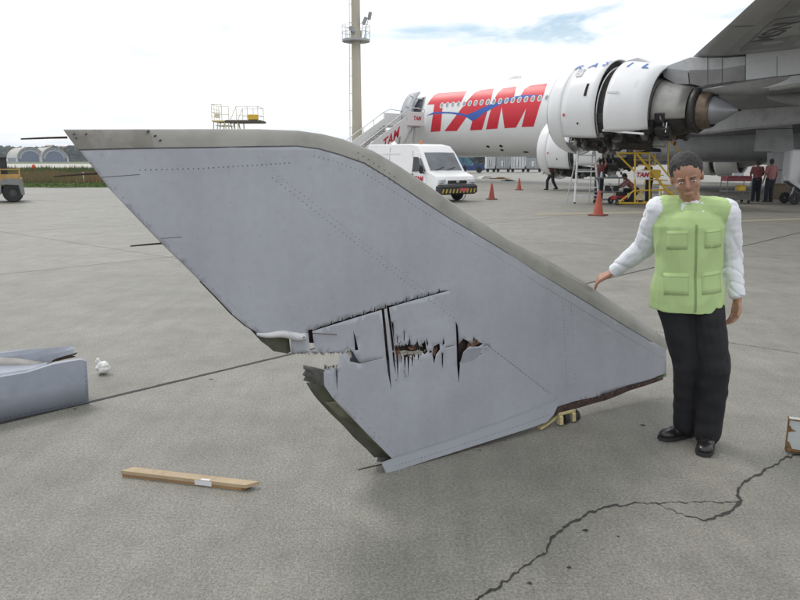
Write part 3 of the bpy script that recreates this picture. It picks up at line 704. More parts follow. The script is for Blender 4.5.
m = MB(); m.lathe([(0,-.018),(.03,-.018),(.037,-.012),(.037,.012),(.03,.018),(0,.018)], (.092, -.045, .038), (1,0,0), 18); build('wheel', m, black_rubber, ro, smooth=True)
m = MB(); m.lathe([(0,-.018),(.03,-.018),(.036,-.012),(.036,.012),(.03,.018),(0,.018)], (.005, -.045, .037), (1,0,0), 18); build('wheel', m, black_rubber, ro, smooth=True)
m = MB(); m.cyl((-.07,-.045,.038), (.11,-.045,.038), .008, n=8); build('axle', m, steel, ro)
m = MB(); rows = [[V((-.06-.16*t, yy-.03-.02*t, .05*(1-t)**1.5+.012+dz)) for yy, dz in ((-.02,0),(.02,0),(.02,.012),(-.02,.012))] for t in [i/6 for i in range(7)]]; m.grid(rows, closed=True); m.f += [(0,1,2,3), (24,25,26,27)]; build('lever', m, cream, ro)

# ================================================================ SECOND WRECK PIECE on the left
f2 = thing('wreck_fragment', 'torn blue-grey channel shaped aircraft fragment lying by the sealed joint', 'aircraft part', tuple(G(60,409)), 0)
frag_m = M('fragment_paint', (.31,.34,.395), .42, var=.05, scale=3, stain=((.2,.215,.235), 5, .5, .85))
weathered(frag_m)
beige = M('fragment_bare_fold', (.33,.32,.30), .45, var=.15, scale=10)
def prof(pts, n=3): return pts
# columns from left (out of frame) to the torn right end: each = front bottom, front top, valley, back top
def loft(cols, name, mat, smooth=True):
    m = MB(); m.grid([[P(*p) for p in c] for c in cols]); o = build(name, m, mat, f2, smooth=smooth, world=True, sharp=50); s_ = o.modifiers.new('t', 'SOLIDIFY'); s_.thickness = .004; return o
YB = lambda x: 4.19+(4.54-4.19)*x/90
loft([[(x, 422-.211*x, YB(x)), (x-1.2, 422-.211*x-(47 if x < 40 else 45-.0*x)*.5, YB(x)+.01), (x-2.5, yt+1.5, YB(x)+.03), (x-3, yt, YB(x)+.055)] for x, yt in ((-110,398),(-50,388),(0,376),(30,371),(55,363),(70,360.2),(84,358.2),(89,360.5))], 'front_plate', frag_m)
loft([[(x-3, yt, YB(x)+.055), (x-3, yt-2.0-k*1.5, YB(x)+.14), (x-2, yt-2-4.5*k, YB(x)+.27)] for x, yt, k in ((-110,398,2.2),(-50,388,2.2),(0,376,1.9),(20,373,1.3),(35,370,.8),(50,364.5,.1))], 'top_plate', frag_m)
loft([[(x-2, y0, YB(x)+.27), (x-2, y1, YB(x)+.31)] for x, y0, y1 in ((-110,387,378),(-50,376,367),(0,366.2,357.2),(20,366.8,358.5),(35,366.5,361),(54,364,363))], 'bare_fold', beige)
loft([[(x, y0, YB(x)+.33), (x, (y0+y1)/2-1, YB(x)+.35), (x-.5, y1, YB(x)+.37)] for x, y0, y1 in ((-110,378,362),(-50,367,356.5),(0,357.5,352),(30,361,349.5),(52,362.5,348),(64,358.5,347),(72,354.5,346.3),(74,353,347))], 'back_flange', frag_m, False)
m = MB(); pts = [(50,361.8),(56,358.5),(62,356.8),(70,354.5),(78,352.3),(75,355),(72,354.6),(76,357),(68,358.5),(58,361)]
m.prism(pts, lambda p: P(p[0], p[1], 4.72), lambda p: P(p[0], p[1], 4.78)); build('torn_lining', m, fibre_dark, f2, world=True)
m = MB(); m.grid([[P(x, 422-.211*x-.3, YB(x)-.002), P(x, 422-.211*x+1.3, YB(x)+.006)] for x in (-110,-50,0,30,60,89)]); o = build('lower_edge_strip', m, fibre_dark, f2, world=True)
rv = MB()
def dot(px, py, Y, r=.0035): c = P(px, py, Y); rv.ell(c, (r, r*.6, r), nu=6, nv=4)
for i in range(24): x = -30+i*5.0; dot(x+.5, 419.0-.211*x, YB(x)-.002)
for i in range(9): dot(87.2-.35*i, 400-5*i*.95, YB(88)+.0015*i, .003)
tag(build('rivets', rv, M('rivet_dark2', (.08,.085,.10), .6), f2, world=True, weld=False), kind='stuff')
m = MB(); m.grid([[P(-110,445,4.0)+V((0,.30,0)), P(-110,398,4.0)+V((0,.3,0))],[P(52,408,4.54)+V((0,.2,.0)), P(50,371,4.54)+V((0,.2,0))]]); build('inner_web', m, fibre_dark, f2, world=True)

# ================================================================ small things on the near concrete
bagm = M('white_plastic_bag', (.72,.72,.70), .5, var=.06, scale=20, bump=.3, bscale=60)
c = G(103.5,374); m = MB(); m.ell((0,0,.052), (.055,.045,.052), nu=28, nv=20); m.ell((-.035,.0,.095), (.022,.018,.035), nu=16, nv=10)
bag = remeshed('crumpled_bag', m, .005, 1, 0, 1, None, bagm, ridges=lambda p: .020*abs(noise.noise(p*17))+.005*noise.noise(p*45)-.006)
bag.location = (c.x, c.y, 0); tag(bag, 'small crumpled white plastic bag on the concrete beside the grey fragment', 'bag')
wood = M('sawn_wood', (.40,.31,.20), .75, var=.15, scale=3, stain=((.30,.20,.11), 20, .5, .8))
wood_d = M('darker_wood', (.27,.16,.075), .8, var=.2, scale=6)
a, b = G(126,474.5), G(249,489); d = (b-a); L_ = d.length; mid = (a+b)/2
pl = thing('wooden_batten', 'pale sawn wooden batten lying alone on the near concrete', 'plank', (mid.x, mid.y, 0), math.atan2(d.y, d.x))
pr_ = [(-L_/2-.01,-.028),(L_/2-.005,-.028),(L_/2+.045,.028),(-L_/2+.03,.028)]
m = MB(); m.prism(pr_, lambda p: V((p[0], p[1], .016)), lambda p: V((p[0], p[1], .034))); build('upper_lath', m, wood, pl)
pr2 = [(-L_/2-.005,-.026),(L_/2-.03,-.026),(L_/2+.0,.024),(-L_/2+.03,.024)]
m = MB(); m.prism(pr2, lambda p: V((p[0], p[1], 0)), lambda p: V((p[0], p[1], .0155))); build('lower_lath', m, wood_d, pl)
m = MB(); m.box((.115,-.0287,.018), (.095,.0012,.026)); m.box((.125,-.02,.0347), (.05,.018,.0008)); build('paper_label', m, M('paper_label', (.62,.63,.64), .7), pl)
# pale metal box corner at the right edge, scraped and rusty
rm = M('pale_metal_scuffed', (.43,.46,.45), .5, var=.08, scale=8, stain=((.16,.09,.035), 12, .62, .72))
rustm = M('rusty_edge', (.17,.095,.035), .9, var=.5, scale=40, bump=.5, bscale=120)
c = G(785,453); cr = thing('metal_panel_box', 'pale scraped metal panel box with rusty edges cut by the right edge of the photo', 'metal box', (c.x, c.y, 0), R(-24))
BW, BD, BH = .75, .045, .185
m = MB(); m.box((BW/2, .002, .02+BH/2), (BW, .004, BH)); build('front_panel', m, rm, cr)
m = MB(); m.box((.002, BD/2, .02+BH/2), (.004, BD-.01, BH)); build('side_panel', m, rm, cr)
m = MB(); m.box((BW/2, BD/2, .02), (BW, BD, .006)); build('floor', m, rm, cr); m = MB(); m.box((BW/2, BD/2, .02+BH), (BW-.006, BD-.004, .004)); build('lid', m, rm, cr)
m = MB(); m.box((BW/2, BD, .02+BH/2), (BW, .004, BH)); m.box((BW, BD/2, .02+BH/2), (.004, BD-.01, BH)); build('rear_panel', m, rm, cr)
m = MB()
for q0, q1 in (((0,0,.02),(0,0,.02+BH)), ((0,-.001,.02+BH),(BW,-.001,.02+BH)), ((0,0,.02+BH),(0,BD,.02+BH)), ((0,-.001,.022),(BW,-.001,.022))): m.cyl(q0, q1, .0045 if q0[2] > .1 or q1[2] > .1 else .010, n=6)
build('rusty_rim', m, rustm, cr)
m = MB(); poly = [(0,.02),(.06,.02),(.03,.035),(.015,.07),(0,.075)]; m.add([V((x, -.0035, z)) for x, z in poly], [tuple(range(5))]); build('rust_patch', m, rustm, cr); m = MB(); poly = [(0,.13),(.02,.135),(.045,.14),(.02,.15),(.008,.17),(0,.165)]; m.add([V((x, -.0035, z)) for x, z in poly], [tuple(range(6))]); build('rust_patch', m, rustm, cr)
m = MB()
for x in (.1, BW-.1):
    for y in (.022,): m = MB(); m.box((x, y, .009), (.05,.04,.016)); build('foot', m, black_rubber, cr)

# ================================================================ AIRLINER (local X aft, -Y towards its port wing, Z up; nose at the origin)
N0 = V((-.55, 62.6, 0)); FR = 2.82; FZ = 4.70
ac = thing('airliner', 'white four-engined airliner with red TAM lettering parked for engine maintenance', 'airplane', tuple(N0), -PI/4)
ACM = xf_root(ac); ACI = ACM.inverted()
def lray(px, py):
    o = ACI @ EYE; d = (ACI.to_3x3() @ ray(px, py)).normalized(); return o, d
def on_cyl(px, py, r=FR, cy=0.0, cz=FZ):      # pixel -> (x along, angle from top towards port)
    o, d = lray(px, py); a = d.y*d.y+d.z*d.z; b = 2*((o.y-cy)*d.y+(o.z-cz)*d.z); c = (o.y-cy)**2+(o.z-cz)**2-r*r
    D = max(0, b*b-4*a*c); t = (-b-math.sqrt(D))/(2*a); p = o+d*t
    return (p.x, math.atan2(-(p.y-cy), p.z-cz))
def fus(x, th, off=0.0):
    r, zc = frad(x); r += off; return V((x, -r*math.sin(th), zc+r*math.cos(th)))
def frad(x):
    if x < 7.2:
        t = max(0, x)/7.2; r = FR*(1-(1-t)**2.1)**.62; return max(.02, r), FZ-.75*(1-t)**2.0
    if x < 44: return FR, FZ
    t = (x-44)/(67.5-44); return FR*(1-.9*t**1.5), FZ+1.9*t**1.6
xs = [0,.1,.3,.6,1,1.5,2,2.7,3.5,4.3,5.2,6.2,7.2]+[7.2+2*i for i in range(1, 19)]+[46,49,52,55,58,61,64,66,67.5]
m = MB(); nseg = 64; m.grid([[fus(x, 2*PI*j/nseg) for j in range(nseg)] for x in xs], closed=True)
m.f += [tuple(range(nseg)), tuple(len(m.v)-nseg+i for i in range(nseg))]
fus_o = build('fuselage', m, white_paint, ac, smooth=True, sharp=60)
# fuselage letters and bird, digitised from the photo onto the curved side
def crop(q): return [(400+u/5, 60+v/5) for u, v in q]
LT = {'T': crop([(137,222),(150,200),(168,178),(190,166),(335,156),(322,180),(305,212),(215,219),(202,356),(153,360),(172,221)]),
 'A': crop([(222,356),(300,252),(345,195),(372,163),(405,150),(470,143),(445,230),(410,349),(350,352),(364,295),(332,287),(284,355)]),
 'M': crop([(430,347),(448,270),(468,205),(490,162),(515,142),(583,132),(570,186),(600,186),(622,145),(650,128),(737,118),(700,225),(668,333),(608,335),(632,240),(580,338),(523,341),(508,235),(487,343)])}
def onto(name, poly, off, mat, step, parent=ac, mapper=None, inv=None):
    inv = inv or (lambda p: on_cyl(*p)); mapper = mapper or (lambda s, th: fus(s, th, off))
    pts = []
    for i in range(len(poly)):
        a, b = V(poly[i]), V(poly[(i+1) % len(poly)]); n = max(1, int((b-a).length/4))
        for k in range(n): pts.append(inv(tuple(a+(b-a)*k/n)))
    v2, f2_ = cdt([(s, t*FR) for s, t in pts], [], step); m = MB(); m.add([mapper(s, t/FR) for s, t in v2], f2_)
    return build(name, m, mat, parent, smooth=True)
for k in 'TAM':
    onto('fuselage_letter', LT[k], .010, red_paint, .3)
onto('bird_emblem', crop([(132,278),(165,263),(200,259),(250,260),(300,265),(335,274),(375,258),(410,240),(450,223),(500,205),(560,186),(620,176),(670,175),(722,178),(680,182),(640,187),(580,196),(520,214),(490,228),(455,246),(420,266),(390,290),(362,306),(340,290),(320,281),(300,276),(260,269),(230,267),(170,271)]), .016, M('emblem_blue', (.02,.10,.42), .4), .3)
# windows
win_pane = M('window_pane_grey', (.30,.32,.35), .15)
xa, tha = on_cyl(441.5, 106.5); xb, thb = on_cyl(526.5, 98)
thw = (tha+thb)/2
def rrect(w_, h_, n=3, k=.45):
    r = min(w_, h_)*k; o = []
    for cx_, cy_, a0 in ((w_/2-r,h_/2-r,0),(-w_/2+r,h_/2-r,90),(-w_/2+r,-h_/2+r,180),(w_/2-r,-h_/2+r,270)):
        for i in range(n+1): a = R(a0+90*i/n); o.append((cx_+r*math.cos(a), cy_+r*math.sin(a)))
    return o
wfm = MB(); fr_ = rrect(.34, .46); wfm.add([V((x, -FR*math.sin(thw-y/FR)*1.0066, FZ+FR*1.0066*math.cos(thw-y/FR))) for x, y in fr_], [tuple(range(len(fr_)))])
wpm = MB(); pr__ = rrect(.23, .34); wpm.add([V((x, -FR*math.sin(thw-y/FR)*1.008, FZ+FR*1.008*math.cos(thw-y/FR))) for x, y in pr__], [tuple(range(len(pr__)))])
nwin = 14; pit = (xb-xa)/nwin; w0 = None
for i in range(-4, nwin+12):
    x = xa+pit*i
    if i < 0: continue
    if w0 is None: w0 = build('window', wfm, white_paint, ac); p0 = build('pane', wpm, win_pane, w0); w0.location.x = x
    else:
        c = w0.copy(); scene.collection.objects.link(c); c.location.x = x; d_ = p0.copy(); scene.collection.objects.link(d_); d_.parent = c
# upper antenna
q, t_ = on_cyl(508, 77); m = MB(); m.prism([(-.6,0),(.6,0),(.75,.22),(.0,.26)], lambda p: V((q+.2+p[0], -.05, FZ+FR+p[1]-.02)), lambda p: V((q+.2+p[0], .05, FZ+FR+p[1]-.02))); build('antenna', m, white_paint, ac)
# door: opening, frame and the panel swung forward
opening = M('unlit_cabin_dark', (.035,.04,.05), .8)  # flat dark sheet on the hull, cabin shade put into its colour
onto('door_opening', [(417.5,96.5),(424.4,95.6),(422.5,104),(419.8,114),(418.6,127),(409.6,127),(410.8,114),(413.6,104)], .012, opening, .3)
onto('door_surround', [(424.4,95.4),(425.6,95.4),(423.6,104),(421,114),(419.8,127.5),(418.6,127.5),(419.8,114),(422.4,104)], .020, M('door_surround', (.3,.31,.32), .5), .3)
dm = MB(); xd, td = on_cyl(409, 105); rows = []
for j in range(9):
    th = R(38)+R(50)*j/8; rows.append([fus(xd-.55, th, .65), fus(xd+.62, th, .42)])
dm.grid(rows); door = build('cabin_door', dm, M('door_inner_grey', (.45,.47,.49), .5, var=.2, scale=3), ac, smooth=True); s_ = door.modifiers.new('t', 'SOLIDIFY'); s_.thickness = .14
dm = MB()
for k in (.25, .6): dm = MB(); dm.tube([fus(xd+.2, R(38)+R(50)*k, .75), fus(xd+.45, R(38)+R(50)*k, .3), fus(xd+1.2, R(38)+R(50)*k, .02)], .05, 5); build('hinge_arm', dm, steel, door)
# cockpit glass (faces away from the photo) and belly fairing
for k in (-1, 1):
    for a0, a1, x0, x1 in ((12,30,2.2,3.1),(32,52,2.5,3.5)):
        m = MB(); m.grid([[fus(x0+(x1-x0)*i/3+.25*(j/3), R(k*(a0+(a1-a0)*j/3)), .012) for i in range(4)] for j in range(4)]); build('windscreen', m, glass_dark, ac)
bell = []
for x, hw_, zb_, zt in ((20,.5,2.2,2.5),(22,2.4,1.86,2.8),(24,3.15,1.62,3.4),(28,3.35,1.52,3.8),(34,3.35,1.52,3.8),(39,3.1,1.6,3.6),(43,2.2,1.8,2.9),(46,.6,2.1,2.4)):
    bell.append([V((x, hw_*math.copysign(abs(math.cos(a))**.55, math.cos(a)), zb_+(zt-zb_)*(.5+.5*math.copysign(abs(math.sin(a))**.75, math.sin(a))))) for a in [2*PI*i/28 for i in range(28)]])
m = MB(); m.grid(bell, closed=True); m.f += [tuple(range(28)), tuple(len(m.v)-28+i for i in range(28))]; build('belly_fairing', m, M('belly_paint', (.40,.41,.42), .4, var=.06, stain=((.2,.2,.2), 1.2, .5, .9)), ac, smooth=True)
# belly ports seen under the lettering
for px, py in ((488,146.5),(501,146),(502,150),(526,152)):
    x, th = on_cyl(px, py); m = MB(); m.add([fus(x+.16*(1.6 if px == 526 else 1)*math.cos(a), th+.045*math.sin(a), .012) for a in [i*PI/4 for i in range(8)]], [tuple(range(8))]); build('belly_port', m, dark, ac)
# ---- wings: sections (lateral, leading edge x, leading edge z, chord, thickness)
SEC = [(1.8,24.0,3.2,13.2,1.55),(5,25.8,3.5,11.2,1.25),(9.4,28.4,4.15,8.8,.95),(14.5,31.4,4.7,7.3,.78),(19.3,34.26,5.12,6.3,.62),(24,37.2,5.24,4.9,.46),(28.5,40.0,5.38,3.7,.34),(31.6,41.9,5.55,2.5,.2)]
def airfoil(L, x0, z0, c, t, side, n=12):
    up, lo = [], []
    for i in range(n+1):
        u = (1-math.cos(PI*i/n))/2; h = t*(2.6*math.sqrt(u)*(1-u)**1.1*.75+.04*(1-u)); camber = .012*c*math.sin(PI*u)
        up.append(V((x0+c*u, side*L, z0+camber+h*.58-.02*c*u))); lo.append(V((x0+c*u, side*L, z0+camber-h*.42-.02*c*u)))
    return up+lo[::-1][1:-1] if True else None
for side, nm in ((-1, 'port'), (1, 'starboard')):
    m = MB(); rows = [airfoil(*s_, side) for s_ in SEC]; m.grid(rows, closed=True); n_ = len(rows[0]); m.f += [tuple(range(n_)), tuple(len(m.v)-n_+i for i in range(n_))]
    wing = build('wing', m, grey_under, ac, smooth=True, sharp=50)
    wing['label'] = 'grey %s wing seen from below' % nm if side < 0 else 'far wing behind the fuselage'
    m = MB(); m.grid([[V((41.9+2.4*u+1.2*k*.6, side*(31.6+.55*k), 5.55+2.3*k)) for u in (0,.5,1)] for k in (0,.5,1)]); wl = build('winglet', m, white_paint, ac); s_ = wl.modifiers.new('t','SOLIDIFY'); s_.thickness = .12
    if side > 0: continue
def wing_at(L):
    for a, b in zip(SEC, SEC[1:]):
        if a[0] <= L <= b[0]: t = (L-a[0])/(b[0]-a[0]); return [a[i]+(b[i]-a[i])*t for i in range(5)]
    return SEC[-1]
def under(L, u, off=.02):
    _, x0, z0, c, t = wing_at(L); h = t*(2.6*math.sqrt(max(u, 0))*(1-u)**1.1*.75+.04*(1-u)); return V((x0+c*u, -L, z0+.012*c*math.sin(PI*u)-h*.42-.02*c*u-off))
# leading edge slat band, underside panels, access ovals
slat_m = M('slat_bare_grey', (.36,.365,.37), .35, .3, var=.05)
for L0, L1 in ((10.3,14.4),(14.5,18.6),(20.0,23.7),(23.8,27.4),(27.5,31.0)):
    m = MB(); m.grid([[under(L0+(L1-L0)*j/6, u, .012) for u in (0,.02,.05,.09,.13)] for j in range(7)]); build('slat', m, slat_m, wing if False else ac, smooth=True)
pan = M('underside_panel', (.33,.335,.34), .45, var=.06, scale=1.5); pan_d = M('underside_panel_dark', (.21,.21,.215), .5, var=.1, scale=1.5)
for L0, L1, u0, u1, mt in ((20.4,24.2,.20,.40,pan_d),(20.2,22.6,.45,.62,pan),(24.6,27.2,.18,.5,pan_d),(12,16,.25,.45,pan)):
    m = MB(); m.grid([[under(L0+(L1-L0)*j/4, u0+(u1-u0)*i/3, .012) for i in range(4)] for j in range(5)]); build('underside_panel', m, mt, ac, smooth=True)
for L in (21.2, 22.4, 23.6, 24.8, 26.0):
    m = MB(); o_ = [(math.cos(a)*.23, math.sin(a)*.055) for a in [i*PI/6 for i in range(12)]]; m.add([under(L+x, .33+y, .016) for x, y in o_], [tuple(range(12))]); build('access_panel', m, pan, ac)
# registration under the wing: placed where the photo shows it
def wing_hit(px, py):
    o, d = lray(px, py); z = 5.0
    for _ in range(4):
        t = (z-o.z)/d.z; p = o+d*t; L = max(2, min(31, -p.y)); _q, x0, z0, c, tk = wing_at(L); u = max(.02, min(.98, (p.x-x0)/c)); z = under(L, u).z
    return L, u
cbase = [(660+u/4.61, v/4.61) for u, v in ((412,125),(470,122),(556,188),(410,192))]
m = MB(); g4 = [V(wing_hit(*p)) for p in ((764,29),(800,22),(800,34),(752,42))]
m.grid([[under(*(g4[0]*(1-i/4)*(1-j/4)+g4[1]*(i/4)*(1-j/4)+g4[2]*(i/4)*(j/4)+g4[3]*(1-i/4)*(j/4)), off=.016) for i in range(5)] for j in range(5)]); build('repainted_patch', m, pan, ac, smooth=True)
La, ua = wing_hit(757, 40.5); Lb, ub = wing_hit(800, 22); Lc, uc = wing_hit(779, 40)
reg_m = M('registration_grey', (.075,.075,.08), .6)
cM, uM = wing_hit(764, 40); cN, uN = wing_hit(787, 24.0)
cw = lambda L, x: under(L, max(.01, min(.97, (x-wing_at(L)[1])/wing_at(L)[3])), .022)
xm = wing_at(cM)[1]+uM*wing_at(cM)[3]; xn = wing_at(cN)[1]+uN*wing_at(cN)[3]
Lm = (cM+cN)/2; Xm = (xm+xn)/2; dirv = V((cN-cM, xn-xm)); dirv.normalize()
lettering('registration', 'MSN', 1.28, lambda x, y: cw(Lm+dirv.x*x, Xm+dirv.y*x - y*.66), reg_m, ac, sx=1.0, bold=.03)
# trailing edge flap track fairings on the port wing
for L in (12.3, 16.2, 22.6, 26.2):
    _, x0, z0, c, t = wing_at(L); m = MB(); rows = []
    for i in range(11):
        u = i/10; r = .34*math.sin(PI*min(1, u*1.0+.02))**.6*(1-.35*u)+.01; cz = z0-.1-.30*math.sin(PI*u)-.02*c
        rows.append([V((x0+c*.55+(c*.75)*u, -L+r*.7*math.cos(a), cz+r*math.sin(a))) for a in [2*PI*k/12 for k in range(12)]])
    m.grid(rows, closed=True); m.f += [tuple(range(12)), tuple(len(m.v)-12+i for i in range(12))]; build('flap_track_fairing', m, pan, ac, smooth=True)
# ---- engines
cowl_m = M('cowl_white', (.74,.745,.75), .32, var=.03, scale=1, stain=((.45,.45,.44), 2.5, .62, 1.0))
core_m = M('core_cowl_metal', (.36,.35,.33), .38, .45, var=.10, scale=2, stain=((.22,.20,.18), 3, .5, .85))
hot_m = M('exhaust_brown_metal', (.13,.095,.07), .4, .7, var=.3, scale=4, rgb2=(.24,.19,.14)); cone_m = M('exhaust_cone', (.30,.31,.33), .38, .45, var=.06, scale=3)
gut_m = [M('engine_dark_case', (.045,.042,.04), .5, .4, var=.4, scale=6), M('engine_pipe_grey', (.16,.155,.15), .4, .7), M('engine_wire_brown', (.11,.06,.035), .7), M('engine_box_steel', (.28,.27,.25), .4, .6)]
HMK = [(-5,-5),(0,0),(1.2,.78),(3.3,2.17),(3.62,2.37),(5.5,4.05),(6.45,5.05),(7,5.6),(8.15,6.5),(9,7.2)]
def HM(h):
    for a, b in zip(HMK, HMK[1:]):
        if a[0] <= h <= b[0]: return a[1]+(b[1]-a[1])*(h-a[0])/(b[0]-a[0])
    return h
TILT = R(2.6)
def engine(*a, **k):
    before = set(bpy.data.objects); engine_raw(*a, **k); warp([o for o in bpy.data.objects if o not in before], a[1], a[3])
def tilt_pt(v, x0, zc):
    dx, dz = v.x-x0, v.z-zc; return V((x0+dx*math.cos(TILT)+dz*math.sin(TILT), v.y, zc-dx*math.sin(TILT)+dz*math.cos(TILT)))
def warp(objs, x0, zc):
    for o in objs:
        for v in o.data.vertices:
            p = v.co; v.co = tilt_pt(V((x0+HM(p.x-x0), p.y, p.z)), x0, zc)
def engine_raw(label, x0, L, zc, full=True, opened=True):
    """nacelle with its own parts; x0 = inlet lip, a thing hung under the wing is a part of the airliner"""
    y = -L; o = (x0, y, zc)
    def ring(name, prof, mat, a0=0, a1=360, th=.05, n=56, dx=0.0, flare=0.0):   # angle 0 = top, positive towards port
        m = MB(); rows = []
        for k_, (h, r) in enumerate(prof):
            row_ = []
            for i in range(n+1):
                a = R(a0+(a1-a0)*i/n); rr = r + flare*(k_/(len(prof)-1))**1.5*max(0, math.cos(a*.75))**2; row_.append(V((x0+h+dx, y-rr*math.sin(a), zc+rr*math.cos(a))))
            rows.append(row_)
        m.grid(rows); q = build(name, m, mat, ac, smooth=True, sharp=60)
        if th: s_ = q.modifiers.new('t', 'SOLIDIFY'); s_.thickness = th; s_.offset = -1
        return q
    ring('inlet_cowl', [(.35,1.22),(.12,1.27),(0,1.36),(.03,1.44),(.16,1.52),(.45,1.60),(.95,1.66),(1.18,1.675)], cowl_m, th=.02)
    ring('inlet_lip', [(.30,1.226),(.10,1.268),(-.02,1.36),(.02,1.448),(.14,1.512)], M('lip_metal', (.5,.5,.5), .3, .6), th=0)
    m = MB(); m.lathe([(0,.0),(.3,.12),(.42,.4)], (x0+.55, y, zc), (1,0,0), 24); sp = build('spinner', m, gut_m[0], ac, smooth=True)
    m = MB()
    for k in range(26):
        a = 2*PI*k/26; ca, sa = math.cos(a), math.sin(a); cb, sb_ = math.cos(a+.16), math.sin(a+.16)
        m.add([(x0+.95,y+.4*ca,zc+.4*sa),(x0+1.15,y+.4*cb,zc+.4*sb_),(x0+1.2,y+1.22*cb,zc+1.22*sb_),(x0+.9,y+1.22*ca,zc+1.22*sa)], [(0,1,2,3)])
    build('fan', m, gut_m[1], ac)
    lo = 128 if opened else 180
    fc = ring('fan_cowl', [(1.20,1.675),(1.6,1.69),(2.2,1.69),(2.9,1.69),(3.28,1.68)], cowl_m, -lo, lo, .05, flare=.14 if opened else 0)
    # dark seam where the two cowls stand apart
    ring('cowl_gap', [(3.0,1.50),(4.05,1.50)], gut_m[0], -lo, lo, .02)
    ring('cowl_rim', [(3.26,1.56),(3.30,1.53),(3.33,1.50)], alu, -lo, lo, .01)
    lo2 = 118 if opened else 180
    sl_ = ring('reverser_sleeve', [(3.80,1.72),(4.0,1.72),(4.5,1.665),(5.0,1.60),(5.5,1.47)], cowl_m, -lo2, lo2, .05)
    ring('sleeve_inner', [(5.49,1.41),(5.0,1.50),(4.4,1.50),(4.0,1.30)], gut_m[1], -lo2, lo2, .01)
    ring('fan_duct_face', [(4.3,1.38),(4.31,.9)], gut_m[0], th=.01)
    lo3 = 112 if opened else 180
    ring('core_cowl', [(4.25,1.16),(4.8,1.14),(5.4,1.04),(6.0,.90),(6.45,.80)], core_m, -lo3, lo3, .03)
    ring('core_seam', [(5.36,1.052),(5.40,1.045)], gut_m[0], -lo3, lo3, 0)
    ring('core_inner_duct', [(4.6,.98),(6.0,.76),(6.44,.72)], gut_m[0], th=.01)
    ring('exhaust_nozzle', [(6.40,.66),(6.7,.66),(7.0,.60),(7.12,.56)], hot_m, th=.02)
    ring('exhaust_collar', [(6.44,.76),(6.62,.78),(6.72,.70)], gut_m[0], th=.02)
    ring('exhaust_cone', [(6.95,.50),(7.2,.46),(7.6,.31),(7.95,.13),(8.15,.02)], cone_m, th=0)
    if not full: return
    # details on the cowls
    def patch(name, x, th, w_, h_, mat, r, off=.048, n=3):
        m = MB(); m.grid([[V((x0+x+w_*(i/n-.5), y-(r+off)*math.sin(R(th)+(h_/r)*(j/n-.5)), zc+(r+off)*math.cos(R(th)+(h_/r)*(j/n-.5)))) for i in range(n+1)] for j in range(n+1)])
        q = build(name, m, mat, fc if x < 3.4 else sl_); return q
    patch('vent_slot', 2.62, 68, .16, .46, dark, 1.685); 
    patch('placard', 1.75, 42, .42, .42, M('placard_grey', (.45,.46,.47), .5, var=.4, scale=9), 1.69)
    patch('hatch', 3.9+.2, 72, .5, .07, M('hatch_grey', (.55,.55,.55), .5), 1.68)
    patch('latch', 4.5, 84, .08, .06, dark, 1.61); patch('small_port', 1.45, 98, .12, .1, red_paint, 1.69); patch('small_port', 2.3, 108, .1, .08, dark, 1.69)
    m = MB(); m.grid([[V((x0+xx, y-(1.12-.19*max(0,xx-4.8)+.012)*math.sin(R(tt)), zc+(1.12-.19*max(0,xx-4.8)+.012)*math.cos(R(tt)))) for xx in (4.95,5.25,5.6)] for tt in (78,84,91)]); build('core_hatch', m, M('hatch_pale', (.5,.49,.47), .5), ac)
    for tt in (-lo2, lo2):    # flat lower flange of the sleeve
        a = R(tt); m = MB(); m.box((x0+4.55, y-1.6*math.sin(a), zc+1.6*math.cos(a)-.05), (1.75,.06,.07), Matrix.Rotation(R(3), 3, 'Y')); build('sleeve_flange', m, cowl_m, sl_)
    # exposed machinery below
    if opened:
        m = MB(); m.lathe([(.95,1.2),(1.25,1.3),(1.3,2.4),(1.2,3.4),(.95,3.6),(.85,4.4),(.92,5.2),(.80,6.2),(.62,6.4)], (x0, y, zc-.03), (1,0,0), 32); build('core_case', m, gut_m[0], ac, smooth=True)
        random.seed(5)
        for gi in range(4):
            m = MB()
            for k in range(46 if gi < 3 else 30):
                a = R(random.uniform(98, 262)); x = random.uniform(1.3, 6.1); rr = (1.36 if x < 3.6 else 1.02)+random.uniform(-.05, .14)
                p = V((x0+x, y-rr*math.sin(a), zc+rr*math.cos(a)))
                if gi in (1, 2):
                    da = R(random.uniform(-30, 30)); dx = random.uniform(-.4, .4); q_ = [V((x0+x+dx*t, y-(rr+.05*math.sin(t*9))*math.sin(a+da*t), zc+(rr+.05*math.sin(t*9))*math.cos(a+da*t))) for t in (0,.25,.5,.75,1)]; m.tube(q_, random.uniform(.018, .05), 6)
                else: m.bbox(p, (random.uniform(.12,.5), random.uniform(.12,.35), random.uniform(.12,.35)), .02, Matrix.Rotation(a, 3, 'X'))
            tag(build('engine_accessories', m, gut_m[gi], ac), kind='stuff')
        # open cowl door edges hanging down at the bottom rear
        m = MB(); m.grid([[V((x0+x, y-(1.35+.1*k)*math.sin(R(150+16*k)), zc+(1.35+.1*k)*math.cos(R(150+16*k)))) for x in (3.9,4.6,5.3)] for k in (0,1)]); q_ = build('hanging_panel', m, gut_m[0], ac)
    # pylon
EX, EL, EZ = 29.4, 19.3, 3.56
engine('outer', EX, EL, EZ)
IX, IL, IZ = 22.3, 9.4, 2.30
engine('inner', IX, IL, IZ, full=True)
engine('far', IX, -9.4, IZ, full=False, opened=False); engine('far2', EX, -19.3, EZ, full=False, opened=False)
